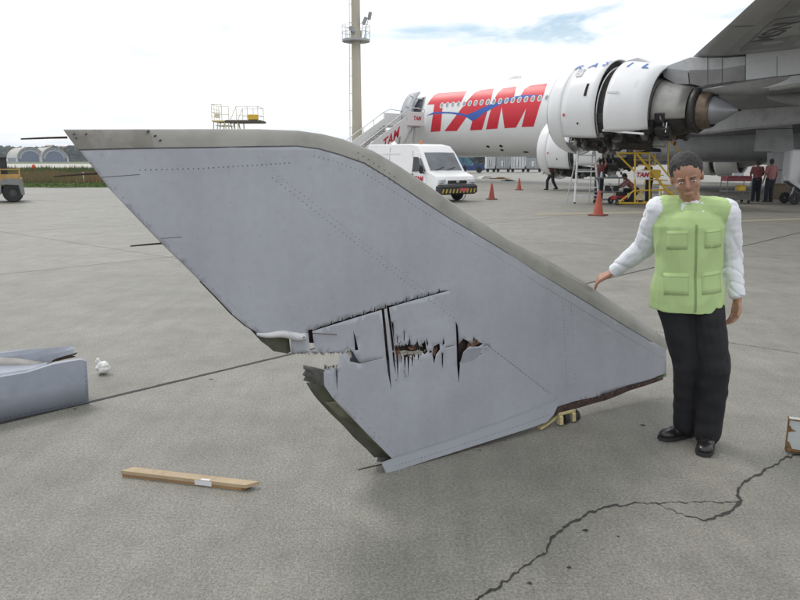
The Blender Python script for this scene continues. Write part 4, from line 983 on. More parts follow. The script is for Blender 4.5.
# BRASIL across the top flank of the outer engine
def ncl(x, s):       # x aft from lip, s = distance round from the top
    r = 1.72 if x < 2.69 else (1.72-.09*(x-2.69) if x < 3.15 else 1.68-.145*(x-3.15)); r += .014
    fl_ = ((0,0),(.78,0),(1.05,.125),(1.45,.35),(1.9,.65),(2.17,1),(2.3,1))
    if x < 2.3: r += .135*next(a[1]+(b[1]-a[1])*(x-a[0])/(b[0]-a[0]) for a, b in zip(fl_, fl_[1:]) if x <= b[0]) - .02
    th = s/1.69; return tilt_pt(V((EX+x, -EL-r*math.sin(th), EZ+r*math.cos(th))), EX, EZ)
for ch, xc in zip('RASIL', (.85,1.47,1.98,2.86,3.47)):
    lettering('engine_letter', ch, .52, lambda a, b, xc=xc: ncl(xc+a, .80-b), blue_paint, ac, bold=.012, shear=.1)
# pylons
def pylon(EXx, L, Zc, xle, zle, c, name):
    m = MB(); rows = []
    #  x, bottom z, top z, half width
    zt = lambda x: zle-.02*(x-xle)
    st = [(EXx+2.2, Zc+1.50, Zc+1.60, .06),(EXx+2.9, Zc+1.30, Zc+1.70, .22),(EXx+3.9, Zc+1.05, zle-.22, .30),(xle, Zc+.92, zle+.02, .33),(xle+1.2, Zc+.66, zle-.10, .34),(xle+2.4, zle-1.25, zle-.14, .33),(xle+3.8, zle-1.12, zle-.16, .30),(xle+c*.80, zle-.85, zle-.12, .22),(xle+c*1.0, zle-.4, zle-.14, .08)]
    for x, b, t, h in st: rows.append([V((x, -L+a*h, z)) for a, z in ((-1,b+.08),(-.6,b),(.6,b),(1,b+.08),(1,t-.03),(.8,t),(-.8,t),(-1,t-.03))])
    m.grid(rows, closed=True); m.f += [tuple(range(8)), tuple(len(m.v)-8+i for i in range(8))]
    p = build(name, m, M('pylon_paint', (.46,.47,.48), .4, var=.06, scale=1.2, stain=((.25,.24,.23), 1.8, .5, .85)), ac, smooth=True, sharp=30)
    return p, zt
py_o, _ = pylon(EX, EL, EZ, 34.26, 5.05, 6.3, 'pylon')
pylon(IX, IL, IZ, 28.4, 4.1, 8.8, 'pylon'); pylon(IX, -IL, IZ, 28.4, 4.1, 8.8, 'pylon'); pylon(EX, -EL, EZ, 34.26, 5.05, 6.3, 'pylon')
# panels on the visible pylon flank
def flank(name, pts, mat, off=.352, smooth=False):
    m = MB(); m.add([V((x, -EL-off, z)) for x, z in pts], [tuple(range(len(pts)))]); q = build(name, m, mat, py_o); s_ = q.modifiers.new('t','SOLIDIFY'); s_.thickness = .008; return q
def fpx(*pp):        # pixel -> (x, z) on the flank plane
    r = []
    for px, py in pp: o, d = lray(px, py); t = (-EL-.352-o.y)/d.y; p = o+d*t; r.append((p.x, p.z))
    return r
heat = M('heat_stained_panel', (.17,.165,.16), .4, .5, var=.2, scale=2); pale_p = M('pale_panel', (.50,.51,.52), .4, var=.04); seam_d = M('pylon_seam', (.09,.09,.09), .7)
flank('heat_panel', fpx((689,70.5),(722,69),(745,65),(745,80),(722,82.5),(702,86),(690,84)), heat)
flank('pale_panel', fpx((746,53),(777,50.5),(806,47.5),(806,73),(777,76.5),(746,80)), pale_p)
flank('pylon_panel', fpx((662,68),(688,70.8),(689,84),(676,84),(664,77)), M('pylon_mid_grey', (.28,.28,.28), .45, .2, var=.1))
for x in (707.5, 722, 745.3, 777):
    yb_ = 86 if x < 730 else 80 if x < 760 else 76.5; flank('panel_seam', fpx((x, 56),(x+.5, 56),(x+.5, yb_),(x, yb_)), seam_d, .366)
flank('panel_seam', fpx((693,88),(722,83.5),(760,78.5),(806,73.5),(806,74.2),(760,79.3),(722,84.3),(693,89)), seam_d, .366)
# canoe shaped aft fairing under the pylon
m = MB(); rows = []
a_, b_ = fpx((700,91),(804,73)); cl = (b_[0]-a_[0])
for i in range(15):
    u = i/14; x = a_[0]+cl*1.05*u; zt_ = a_[1]+(b_[1]-a_[1])*u+.02; dp = .40*math.sin(PI*min(1, u*.97+.03))**.7*(.75+.5*u if u < .55 else 1.02-.0*u); h = .30*math.sin(PI*min(1, .08+.92*u))**.5+.02
    rows.append([V((x, -EL-.07+h*math.cos(a)*1.15, zt_+(.10*math.sin(a) if math.sin(a) > 0 else dp*math.sin(a)))) for a in [2*PI*k/14 for k in range(14)]])
m.grid(rows, closed=True); m.f += [tuple(range(14)), tuple(len(m.v)-14+i for i in range(14))]; build('aft_fairing', m, M('fairing_grey', (.30,.30,.30), .38, .25, var=.12, scale=2, stain=((.14,.13,.13), 2, .45, .8)), ac, smooth=True)
# clamps and brackets at the nozzle top
for k, (x, z, s_) in enumerate(((4.6,.85,(.45,.22,.20)),(5.05,.68,(.34,.3,.2)),(5.45,.52,(.4,.2,.14)),(4.1,1.2,(.3,.18,.2)))):
    m = MB(); m.bbox((EX+x, -EL-.18, EZ+z), s_, .03); build('nozzle_bracket', m, gut_m[0 if k % 2 else 3], ac)
m = MB(); m.cyl((EX+6.48,-EL,EZ-.30), (EX+6.56,-EL,EZ-.30), .035, n=8); build('cone_vent', m, dark, ac)
m = MB(); m.cyl((EX+4.5,-EL-.92,EZ-.65), (EX+4.5,-EL-.97,EZ-.98), .02, n=6); build('drain_pipe', m, alu, ac)
# ---- tail (outside the frame but part of the same aircraft)
m = MB(); fin_ = lambda x, z, h: [V((x, s*h, z)) for s in (-1, 1)]
tp = [(55,7.6),(62,16.4),(66,16.4),(65.5,7.4)]; m.prism(tp, lambda p: V((p[0], -.18, p[1])), lambda p: V((p[0], .18, p[1]))); build('tail_fin', m, M('tail_red', (.55,.02,.04), .4), ac)
for s_ in (-1, 1):
    m = MB(); m.prism([(60,.8),(64.5,9.6),(66.4,9.6),(65,.8)], lambda p: V((p[0], s_*p[1], 6.6+.1*p[1])), lambda p: V((p[0], s_*p[1], 6.75+.1*p[1]))); build('tailplane', m, white_paint, ac)
# ---- landing gear
tyre_m = black_rubber; hub_m = M('wheel_hub', (.4,.4,.4), .5, .4)
def wheel(x, y, r, w_, parent):
    m = MB(); m.lathe([(r*.55,-w_/2),(r*.9,-w_/2),(r,-w_*.3),(r,w_*.3),(r*.9,w_/2),(r*.55,w_/2)], (x, y, r), (0,1,0), 24); t = build('wheel', m, tyre_m, parent, smooth=True)
    m = MB(); m.lathe([(.02,-w_*.35),(r*.3,-w_*.42),(r*.56,-w_*.48)], (x, y, r), (0,1,0), 16); m.lathe([(.02,w_*.35),(r*.3,w_*.42),(r*.56,w_*.48)], (x, y, r), (0,1,0), 16); build('hub', m, hub_m, t, smooth=True)
for side in (-1, 1):
    gx, gy = 36.2, side*5.3
    for dx in (-.95, .95):
        for dy in (-.62, .62): wheel(gx+dx, gy+dy, .68, .5, ac)
    m = MB(); m.cyl((gx,gy,.7), (gx,gy,3.6), .2, n=14); m.cyl((gx-.95,gy,.68), (gx+.95,gy,.68), .14, n=10); m.cyl((gx,gy,2.2), (gx-1.6,gy-side*1.6,3.3), .09, n=8); build('gear_leg', m, hub_m, ac, smooth=True)
for dy in (-.35, .35): wheel(6.9, dy, .52, .36, ac)
m = MB(); m.cyl((6.9,0,.5), (6.9,0,2.4), .13, n=12); m.cyl((6.9,-.35,.52), (6.9,.35,.52), .07, n=8); build('gear_leg', m, hub_m, ac)
# the two big gear doors seen at the right
def on_plane(L, pp):
    r = []
    for px, py in pp: o, d = lray(px, py); t = (-L-o.y)/d.y; p = o+d*t; r.append((p.x, p.z))
    return r
def gdoor(name, pp, L, mat, th=.08):
    q = on_plane(L, pp); m = MB(); m.prism(q, lambda p: V((p[0], -L, p[1])), lambda p: V((p[0], -L+th, p[1]))); return build(name, m, mat, ac)
gd = M('gear_door_paint', (.40,.41,.42), .35, var=.06, scale=.8, stain=((.2,.2,.2), 1.5, .5, .9))
g1 = gdoor('gear_door', [(757,122),(762,117),(791,116),(794,152),(754,151)], 5.9, gd)
g2 = gdoor('gear_door', [(767,152.5),(791,152.5),(791,185),(788,189),(768,189)], 5.75, gd)
g_ = gdoor('door_seam', [(767,169.6),(791,169.6),(791,170.3),(767,170.3)], 5.76, dark, .004)
gdoor('door_seam', [(757,129),(793,128),(793,128.6),(757,129.6)], 5.905, dark, .004)
# ================================================================ AIRFIELD EQUIPMENT
red_sign = M('red_sign_lettering', (.45,.01,.03), .5, var=.02)
# ---- white van
van_p = G(448,201); VR = -math.atan2(.80,.60)
van = thing('cargo_van', 'white high-roof cargo van with yellow and black striped bumper behind the fin', 'van', (2.28, 28.0, 0), VR)
# local: x forward, y left; near side = -y. front bumper at x=0, body back to -5.1
W2 = 1.0
side_prof = [(-.02,.48),(.02,.80),(-.08,1.00),(-.62,1.18),(-1.17,1.98),(-1.42,2.22),(-1.9,2.30),(-5.0,2.32),(-5.10,2.2),(-5.12,.42),(-3.0,.36),(-.3,.38)]
m = MB()
def vrow(k, inset, top_in):     # cross sections through width with tumblehome
    return [V((x - (0 if x > -4 else 0)*inset, k*(W2-inset-(max(0, z-1.25)*.13 if top_in else 0)), z)) for x, z in side_prof]
rows = [vrow(-1,.0,True), vrow(-1,.0,True)]
ys = [(-1,.06,.03),(-1,.0,0),(1,.0,0),(1,.06,.03)]
rows = []
for k, ins, zd in ((-1,0,0),(-1,.05,-.03),(-1,.12,0),(1,.12,0),(1,.05,-.03),(1,0,0)):
    r = []
    for x, z in side_prof:
        w_ = (W2-max(0, z-1.2)*.12); f = 1-ins if k else 0; top = 0
        edge = (.05 if ins == 0 else .015 if ins == .05 else 0)
        cx_, cz_ = -2.6, 1.25; r.append(V((x+(cx_-x)*edge*.35, k*w_*f if k else 0, z+(cz_-z)*edge*.6+top)))
    rows.append(r)
m.grid(rows, closed=True); n_ = len(side_prof); m.f += [tuple(range(n_)), tuple(len(m.v)-n_+i for i in range(n_))]
body = build('body', m, white_gloss, van, smooth=True, sharp=28)
def vpan(name, pts, y, mat, parent=van, th=.012, side=-1):
    m = MB(); m.prism(pts, lambda p: V((p[0], side*(y-max(0, p[1]-1.2)*.12), p[1])), lambda p: V((p[0], side*(y-th-max(0, p[1]-1.2)*.12), p[1]))); return build(name, m, mat, parent)
for sd_ in (-1, 1):
    dr = vpan('front_door', [(-.75,.75),(-.68,1.18),(-1.16,1.91),(-1.66,1.98),(-1.69,.50),(-1.25,.50)], 1.012, white_gloss, van, .02, sd_)
    gl = vpan('door_window', [(-1.02,1.22),(-1.30,1.76),(-1.62,1.78),(-1.62,1.18)], 1.020, glass_dark, dr, .006, sd_)
    vpan('quarter_glass', [(-.75,1.20),(-.97,1.20),(-1.22,1.70),(-1.15,1.74)], 1.020, M('tinted_glass', (.09,.10,.11), .1), dr, .006, sd_)
    vpan('door_handle', [(-1.56,.98),(-1.70,.98),(-1.70,1.10),(-1.56,1.10)], 1.035, black_rubber, dr, .02, sd_)
    vpan('side_seam', [(-3.35,.5),(-3.36,.5),(-3.30,2.18),(-3.29,2.18)], 1.014, M('van_gap', (.25,.25,.25), .7), van, .01, sd_)
    vpan('side_seam', [(-2.55,1.9),(-5.0,1.9),(-5.0,1.905),(-2.55,1.905)], 1.013, M('van_gap', (.25,.25,.25), .7), van, .01, sd_)
    vpan('side_seam', [(-1.70,.5),(-1.712,.5),(-1.70,2.02),(-1.688,2.02)], 1.014, M('van_gap', (.25,.25,.25), .7), van, .01, sd_)
    vpan('side_trim', [(-.35,.52),(-1.2,.52),(-1.2,.44),(-.35,.40)], 1.014, black_rubber, van, .01, sd_)
    m = MB(); m.ell((-.86, sd_*1.16, 1.28), (.06,.10,.17), nu=12, nv=8); m.cyl((-.86,sd_*.95,1.12), (-.86,sd_*1.12,1.17), .03, n=6); build('wing_mirror', m, black_rubber, van, smooth=True)
# windscreen
m = MB(); wsl = [(-.64,1.20),(-1.175,1.985)]
m.grid([[V((wsl[0][0]+(wsl[1][0]-wsl[0][0])*t+.012-.05*abs(u)**2*0, u*(.84-.06*t), wsl[0][1]+(wsl[1][1]-wsl[0][1])*t+.015+.01*(1-abs(u)))) for u in (-1,-.6,0,.6,1)] for t in (.03,.35,.7,.93)]); build('windscreen', m, M('windscreen_glass', (.13,.145,.16), .08, var=.3, scale=1.5), van, smooth=True)
m = MB()
for u in (-1, 1): m.cyl((-.62,u*.3-.3,1.25), (-.70,u*.3+.2,1.37), .012, n=5)
build('wiper', m, black_rubber, van)['kind'] = 'stuff'
# front face
m = MB(); m.bbox((.0,0,.50), (.34,2.04,.40), .08); bp = build('front_bumper', m, M('black_bumper', (.03,.03,.032), .6), van, smooth=True)
for k in range(10):
    yy = -.93+k*.185; m = MB(); m.add([(.173,yy,.36),(.173,yy+.075,.36),(.173,yy+.13,.52),(.173,yy+.055,.52)], [(0,1,2,3)]); q = build('warning_stripe', m, M('stripe_yellow', (.48,.34,.05), .6), bp)
m = MB(); m.box((.176,0.22,.48), (.006,.42,.13)); build('number_plate', m, M('plate_red', (.50,.10,.10), .5), bp)
m = MB(); m.bbox((.015,0,.79), (.10,1.0,.13), .03); build('grille', m, black_rubber, van); m = MB(); m.ell((.07,0,.80), (.02,.09,.06), nu=12); build('badge', m, alu, van)
for s_ in (-1, 1):
    m = MB(); m.bbox((-.05,s_*.76,.83), (.20,.40,.20), .06, Matrix.Rotation(s_*R(-14), 3, 'Z')); hl = build('headlight', m, M('headlight_glass', (.55,.57,.58), .12, var=.3, scale=9), van, smooth=True)
    for xw in (-.95, -4.1):
        m = MB(); m.lathe([(.19,-.1),(.30,-.11),(.335,-.07),(.335,.07),(.30,.11),(.19,.1)], (xw, s_*.86, .335), (0,1,0), 24); wt = build('wheel', m, black_rubber, van, smooth=True)
        m = MB(); m.lathe([(.0,.07*s_),(.10,.08*s_),(.19,.05*s_),(.20,.09*s_)], (xw, s_*.87, .335), (0,1,0), 16); build('rim', m, hub_m, wt, smooth=True)
        m = MB(); m.lathe([(.40,-.02),(.40,.02)], (xw, s_*.995, .36), (0,1,0), 20); m.add([(xw+.40*math.cos(a), s_*1.006, .36+.40*math.sin(a)) for a in [PI*i/12 for i in range(13)]]+[(xw-.4, s_*1.006, .34),(xw+.4, s_*1.006, .34)], [tuple(range(13))+(13,14)]); build('wheel_arch', m, black_rubber, van)
m = MB(); m.lathe([(.0,.12),(.05,.10),(.06,.0)], (-2.0,-.25,2.33), (0,0,1), 12); build('roof_beacon', m, M('amber_beacon', (.65,.16,.02), .3), van, smooth=True)
m = MB(); m.box((-2.7,0,.32), (4.3,1.6,.12)); build('chassis', m, dark, van)
lettering('door_lettering', 'TAM', .27, lambda x, y: V((-1.20+x, -1.034, .90+y)), red_sign, van, shear=.25, bold=.012)
# ---- cones
cone_m2 = M('faded_orange_cone', (.36,.07,.04), .65, var=.15, scale=6, stain=((.17,.06,.05), 8, .5, .9))
def cone(lab, px, py, h):
    g = G(px, py); t = thing('traffic_cone', lab, 'traffic cone', (g.x, g.y, 0), random.uniform(0, 1), 'orange traffic cones on the apron')
    m = MB(); m.bbox((0,0,.02), (h*.62,h*.62,.04), .015); build('base', m, M('cone_base', (.16,.05,.03), .8), t)
    m = MB(); m.lathe([(h*.22,.04),(h*.19,.08),(h*.055,h*.96),(h*.04,h),(0,h)], n=20); build('cone', m, cone_m2, t, smooth=True)
cone('tall dull orange traffic cone nearest the camera, left of the man', 598, 215.5, .76)
cone('orange traffic cone standing just right of the white van', 491.5, 199.5, .68)
cone('small far orange traffic cone between the van and the walking legs', 519, 190, .66)
# ---- passenger stairs at the door
sx, sth = on_cyl(414, 122); pd = ACM @ fus(sx, sth, 0); out_d = (ACM.to_3x3() @ V((0,-1,0))).normalized()
ZS = P(405,125.5,pd.y).z
st = thing('passenger_stairs', 'white mobile passenger stairs with red TAM lettering at the open aircraft door', 'airstairs', (pd.x+out_d.x*.25, pd.y+out_d.y*.25, 0), math.atan2(out_d.y, out_d.x))
Wd = 1.25; PLn = 1.9; SL = ZS/math.tan(R(33)); white_st = M('stairs_white', (.66,.66,.65), .45, var=.05, stain=((.35,.33,.30), 2, .6, .95))
m = MB(); m.box((PLn/2, 0, ZS-.08), (PLn, Wd*2, .12)); build('platform', m, alu, st)
for s_ in (-1, 1):
    # closed side panel of the platform, with TAM towards the camera
    m = MB(); m.bbox((PLn/2+.02, s_*Wd, ZS+.42), (PLn*1.0, .06, 1.05), .05); sp_ = build('platform_side', m, white_st, st)
    m = MB(); m.prism([(PLn,ZS-.55),(PLn+SL,-.0+.35),(PLn+SL,1.25),(PLn+.1,ZS+.55)], lambda p: V((p[0], s_*Wd, p[1])), lambda p: V((p[0], s_*(Wd-.05), p[1]))); build('flight_side', m, white_st, st)
    m = MB(); m.cyl((PLn+.1,s_*Wd,ZS+1.0), (PLn+SL,s_*Wd,1.6), .035, n=6)
    for k in range(7): t = k/6; m.cyl((PLn+.1+(SL-.1)*t,s_*Wd,ZS+.5+(.75-ZS)*t*.98), (PLn+.1+(SL-.1)*t,s_*Wd,ZS+1.0+(.6-ZS)*t), .03, n=5)
    m.tube([(0,s_*Wd,ZS+.9),(0,s_*Wd,ZS+1.15),(PLn*.7,s_*Wd,ZS+1.25),(PLn+.1,s_*Wd,ZS+1.0)], .03, 5)
    build('handrail', m, alu, st)
for k in range(22):
    t = k/22; m = MB(); m.box((PLn+SL*t+.15, 0, ZS*(1-t)-.05), (.28, Wd*2-.12, .05)); build('step', m, alu, st)
m = MB(); m.box((PLn+SL*.45,0,.7), (SL*.9+2,1.9,.35)); build('chassis', m, white_st, st)
for x in (1.2, PLn+SL*.8):
    for s_ in (-1, 1):
        m = MB(); m.lathe([(.2,-.1),(.4,-.11),(.42,0),(.4,.11),(.2,.1)], (x, s_*.95, .42), (0,1,0), 16); build('wheel', m, black_rubber, st, smooth=True)
for s_ in (-1, 1):
    m = MB(); m.cyl((1.1,s_*.8,.7), (.6,s_*.8,ZS-.1), .09, n=8); m.cyl((PLn+1.6,s_*.8,.8), (.9,s_*.8,ZS-.3), .07, n=8); build('lift_strut', m, steel, st)
lettering('platform_lettering', 'TAM', .42, lambda x, y: V((PLn*.45-x, Wd+.034, ZS+.45+y)), red_sign, st, shear=.25, bold=.02)
sl_a = math.atan2(ZS*.92, SL)
for sg in (1,):
    lettering('flight_lettering', 'TAM', 1.0, lambda x, y: V((PLn+SL*.27-x*math.cos(sl_a), Wd+.006, ZS*.70+.12+x*math.sin(sl_a)+y*1.0)), red_sign, st, shear=.25, bold=.03)
# ---- floodlight mast
MX = (357.2-400)/FPX*60; mast = thing('floodlight_mast', 'tall beige round floodlight mast with a service platform and ladder', 'light mast', (P(357.2,140,60).x, 60, 0), 0)
mm = M('mast_concrete_beige', (.44,.40,.32), .75, var=.08, scale=.5); zpl = P(355, 40.5, 60).z
m = MB(); m.lathe([(.60,0),(.40,5),(.365,12.2),(.34,20),(.30,27),(0,27)], n=24); build('pole', m, mm, mast, smooth=True)
m = MB(); m.lathe([(.36,zpl+.0),(.46,zpl+.02),(.46,zpl+.75),(.36,zpl+.8)], n=20); build('collar', m, mm, mast)
m = MB(); m.lathe([(.46,zpl-.1),(1.15,zpl-.1),(1.15,zpl+.06),(.46,zpl+.06)], n=20); build('service_platform', m, M('mast_platform_grey', (.35,.36,.36), .6), mast)
m = MB(); r_ = [(1.13*math.cos(2*PI*i/16), 1.13*math.sin(2*PI*i/16)) for i in range(16)]
for z in (1.15, .6): m.tube([(x, y, zpl+z) for x, y in r_], .022, 4, True)
for x, y in r_[::2]: m.cyl((x, y, zpl), (x, y, zpl+1.15), .025, n=4)
build('railing', m, steel, mast)
for x, y, a, dz in ((.75,-.45,R(25),1.45),(1.15,-.1,R(12),1.9),(-.3,-.6,R(-40),.75)):
    m = MB(); m.bbox((x, y, zpl+dz), (.28,.22,.62), .05, Matrix.Rotation(a, 3, 'Y')); lp = build('floodlight', m, M('lamp_housing', (.25,.26,.27), .4, .5), mast); m = MB(); m.cyl((x-.1, y+.1, zpl+dz-.1), (x*.6, y*.5, zpl+.2), .03, n=5); build('arm', m, steel, lp)
m = MB(); lx = -.62
for s_ in (-.15, .15): m.cyl((lx, s_-.2, 0), (lx+.22, s_-.2, 26), .014, n=4)
for k in range(86): z = .3*k+.3; m.cyl((lx+.22*z/26, -.35, z), (lx+.22*z/26, -.05, z), .010, n=4)
for k in range(18): z = 1.4*k+1.5; m.cyl((lx+.22*z/26, -.2, z), (-.2, -.1, z), .018, n=4)
build('ladder', m, steel, mast)
# ---- work platform whose top shows above the fin
wpX = P(247,121,50).x; zd = P(247,121.5,50).z
wpf = thing('work_platform', 'pale and yellow elevated maintenance platform rising behind the top of the fin', 'work platform', (wpX, 50, 0), 0)
sc = 50/FPX
def ux(px): return (px-247)*sc
railm = M('platform_rail_cream', (.62,.58,.42), .5)
m = MB(); m.bbox((ux(246), 0, zd-.03), (ux(263)-ux(229), 2.0, .16), .03); build('deck', m, M('deck_brown', (.09,.075,.06), .7), wpf)
m = MB(); m.bbox((ux(222.5), 0, zd-.02), (ux(229)-ux(217), 2.0, .10), .03); build('side_deck', m, M('deck_yellowish', (.55,.47,.20), .6), wpf)
m = MB()
for y in (-1, 1):
    for x in (216.7, 226.2): m.cyl((ux(x), y, zd), (ux(x), y, zd+1.1), .025, n=5)
    for z in (.55, 1.1): m.cyl((ux(216.7), y, zd+z), (ux(226.2), y, zd+z), .022, n=5)
for z in (.3, .55, .8, 1.1): m.cyl((ux(216.7), -1, zd+z), (ux(216.7), 1, zd+z), .018, n=5)
for y in (-.3, .4): m.cyl((ux(216.7), y, zd), (ux(216.7), y, zd+1.1), .02, n=5)
build('left_guard_rail', m, railm, wpf)
m = MB()
for y in (-1, 1):
    for x in (240, 250.5, 260.5): m.cyl((ux(x), y, zd), (ux(x), y, zd+.95), .022, n=5)
    for z in (.38, .95): m.cyl((ux(240), y, zd+z), (ux(260.5), y, zd+z), .018, n=5)
for z in (.38, .95): m.cyl((ux(260.5), -1, zd+z), (ux(260.5), 1, zd+z), .018, n=5)
m.cyl((ux(234),-1,zd), (ux(240),-1,zd+.95), .022, n=5); m.cyl((ux(234),1,zd), (ux(240),1,zd+.95), .022, n=5)
build('right_guard_rail', m, railm, wpf)
m = MB(); m.bbox((ux(255.7), -.9, zd+.24), (.68,.35,.36), .03); build('yellow_locker', m, yellow_paint, wpf)
m = MB(); m.bbox((ux(222), -.98, zd+.35), (.35,.05,.28), .02); build('control_box', m, railm, wpf)
for k, (x0_, x1_) in enumerate(((218,213),(228,240),(232,232),(241,241),(222,214),(236,248))):
    m = MB()
    for y in (-.9, .9): m.cyl((ux(x0_), y, zd-.05), (ux(x1_), y, .1), .04, n=6)
    build('leg_pair', m, railm, wpf)['kind'] = 'stuff'
for k in range(14):
    m = MB(); z = zd-.3-k*.3
    if z > .1: m.box((ux(225)-k*.0, 0, z), (.9+.03*k, 1.5, .04)); build('tread', m, railm, wpf)
m = MB(); m.box((ux(228),0,.35), (3.4,2.1,.18)); build('base_frame', m, railm, wpf)
for x in (-1.9, .9):
    for y in (-1, 1): m = MB(); m.lathe([(.05,-.08),(.26,-.08),(.28,0),(.26,.08),(.05,.08)], (x, y, .28), (0,1,0), 14); build('wheel', m, black_rubber, wpf, smooth=True)
# ---- equipment trailer at the left edge
ut = thing('equipment_trailer', 'grey low equipment trailer with yellow side boards and a black crate at the left edge', 'trailer', (tuple(P(12, 190, 27.9).xy)+(0,)), math.atan2(15.5, 27.9))
tg = M('trailer_grey', (.20,.205,.20), .6, var=.12, scale=4); s27 = 27.9/FPX
def tx(px): return (px-400)*s27*1.0+15.2+.0
tx = lambda px, py=190: (px-12)*.0352
tz = lambda py, px=10: P(px, py, 27.9).z
m = MB(); m.prism([(tx(-90),tz(178)),(tx(23.5),tz(178.5)),(tx(24.5),tz(194.5)),(tx(20.8),tz(194.5)),(tx(19),tz(185)),(tx(2),tz(184)),(tx(1),tz(194)),(tx(-90),tz(194))], lambda p: V((p[0], -.35, p[1])), lambda p: V((p[0], 1.45, p[1]))); build('deck', m, tg, ut)
m = MB(); m.box(((tx(-80)+tx(12))/2, 1.2, .45), (tx(12)-tx(-80), .08, .3)); build('far_skirt', m, tg, ut)
for i in range(2):
    m = MB(); z = tz(176.5)+i*.30-.02; m.bbox(((tx(-90)+tx(22))/2, -.30, z), (tx(22)-tx(-90), .05, .22 if i == 0 else .05), .01); build('side_board', m, M('board_yellow_tan', (.40,.25,.07), .65, var=.25, scale=3), ut)
for x in (-80,-50,-20,2,21): m = MB(); m.bbox((tx(x), -.33, tz(174)), (.06,.06,.5), .01); build('stake', m, M('board_yellow_tan', (.4,.25,.07), .65), ut)
for xw in (12.6, -55):
    for y in (-.20, 1.2):
        m = MB(); m.lathe([(.17,-.13),(.32,-.14),(.37,-.10),(.37,.10),(.32,.14),(.17,.13)], (tx(xw), y, .375), (0,1,0), 26); wt = build('wheel', m, black_rubber, ut, smooth=True)
        m = MB(); m.lathe([(.0,-.06),(.09,-.07),(.17,-.05),(.18,-.11)], (tx(xw), y, .375), (0,1,0), 18); build('rim', m, M('rim_dark', (.06,.06,.06), .6), wt, smooth=True)
cr_ = thing('black_crate', 'black box crate standing on the grey trailer at the left edge', 'crate', tuple(xf_root(ut) @ V((tx(-8), .5, tz(178)+.01))), math.atan2(15.5, 27.9))
m = MB(); m.bbox((-.10,0,.40), (1.45,.9,.74), .04); build('case', m, M('crate_black', (.02,.02,.022), .6), cr_)
m = MB(); m.bbox((-.10,0,.79), (1.5,.95,.06), .02); build('lid', m, M('crate_lid', (.045,.045,.05), .6), cr_)
m = MB(); m.box((.3,-.465,.5), (.16,.03,.05)); build('handle', m, steel, cr_)
# ---- tall aluminium stepladder by the engine
def stepladder(lab, px, py, h, rz, w0=.50, w1=.34, grp=None):
    g = G(px, py); t = thing('stepladder', lab, 'ladder', (g.x, g.y, 0), rz); am = M('ladder_aluminium', (.62,.63,.63), .4, .2)
    for s_ in (-1, 1):
        m = MB(); m.cyl((s_*w0, -.0, 0), (s_*w1, .35, h), .042, n=6); build('side_rail', m, am, t)
        m = MB(); m.cyl((s_*w0*.95, .95, 0), (s_*w1*.9, .42, h), .024, n=6); build('rear_leg', m, am, t)
        m = MB(); m.bbox((s_*w0, 0, .025), (.08,.08,.05), .01); build('foot', m, black_rubber, t)
    n = int(h/.29)
    for k in range(1, n+1):
        u = k/(n+.5); m = MB(); wv = w0+(w1-w0)*u; m.box((0, .35*u, h*u), (wv*2, .09, .05)); build('step', m, am, t)
    for u in (.3, .65): m = MB(); m.cyl((-w0*.8,.95-.53*u,h*u), (w0*.8,.95-.53*u,h*u), .015, n=5); build('brace', m, am, t)
    return t
stepladder('silver aluminium stepladder standing under the open engine cowl', 587, 203.5, 1.98, R(8))
# ---- yellow maintenance stand with steps and a TAM plate
yz = G(645,205); ys_ = thing('maintenance_stand', 'yellow tubular maintenance stand with steps and a white TAM plate beneath the engine', 'maintenance stand', (yz.x, yz.y, 0), 0)
k25 = yz.y/FPX
def yp(px, py, y=0): q = P(px, py, yz.y+y); return V((q.x-yz.x, y, max(0.03, q.z)))
def ytube(name, pts, r=.032, ys2=(0,)): 
    for y in ys2: m = MB(); m.tube([yp(px, py, y) for px, py in pts], r, 6); build(name, m, yellow_paint, ys_)
D2 = (0, 1.3)
ytube('base_rail', [(617,203),(720,203.5)], .035, D2); ytube('upright', [(635,204),(635,152.5)], .036, D2); ytube('upright', [(649.5,204),(649.5,153)], .030, D2); ytube('upright', [(661,203),(661,190)], .025, D2)
ytube('top_rail', [(617,153.5),(635,153),(650,153)], .034, D2); ytube('front_brace', [(617,153.5),(635,172)], .032, D2); ytube('lower_brace', [(618,203),(634,190.5)], .03, D2)
ytube('middle_rail', [(634,190.5),(664,190)], .028, D2); ytube('cross_brace', [(637,203),(646,178)], .018, D2); ytube('cross_brace', [(636,190),(646,203)], .018, (0,))
ytube('stair_stringer', [(637,154),(668,192),(690,222)], .045, D2); ytube('stair_handrail', [(651,154),(677,186),(700,215)], .03, D2); ytube('stair_handrail', [(663,131),(670,140),(690,165)], .03, D2)
ytube('handrail_post', [(668,132),(668,176)], .024, D2); ytube('handrail_post', [(655,153),(655,166)], .022, D2)
for i in range(9):
    t = i/8; m = MB(); c = yp(642+33*t, 160+40*t, .65); m.box((c.x, .65, c.z), (.26,1.24,.035)); build('tread', m, yellow_paint, ys_)
m = MB(); m.box((yp(626,153).x, .65, yp(626,153).z-.04), (.62,1.3,.05)); build('deck', m, M('deck_brown', (.09,.075,.06), .7), ys_)
m = MB(); a, b = yp(650,170), yp(661,178); m.bbox(((a.x+b.x)/2, .1, (a.z+b.z)/2), (b.x-a.x, .12, a.z-b.z), .02); build('yellow_side_plate', m, yellow_paint, ys_)
a, b = yp(635,170.5,-.06), yp(649.3,179.5,-.06); m = MB(); m.bbox(((a.x+b.x)/2, -.06, (a.z+b.z)/2), (b.x-a.x, .02, a.z-b.z), .005); pt_ = build('name_plate', m, M('plate_white', (.75,.75,.74), .5), ys_)
lettering('plate_lettering', 'TAM', .23, lambda x, y: V(((a.x+b.x)/2+x, -.0745, (a.z+b.z)/2+y)), red_sign, pt_, shear=.25, bold=.012)
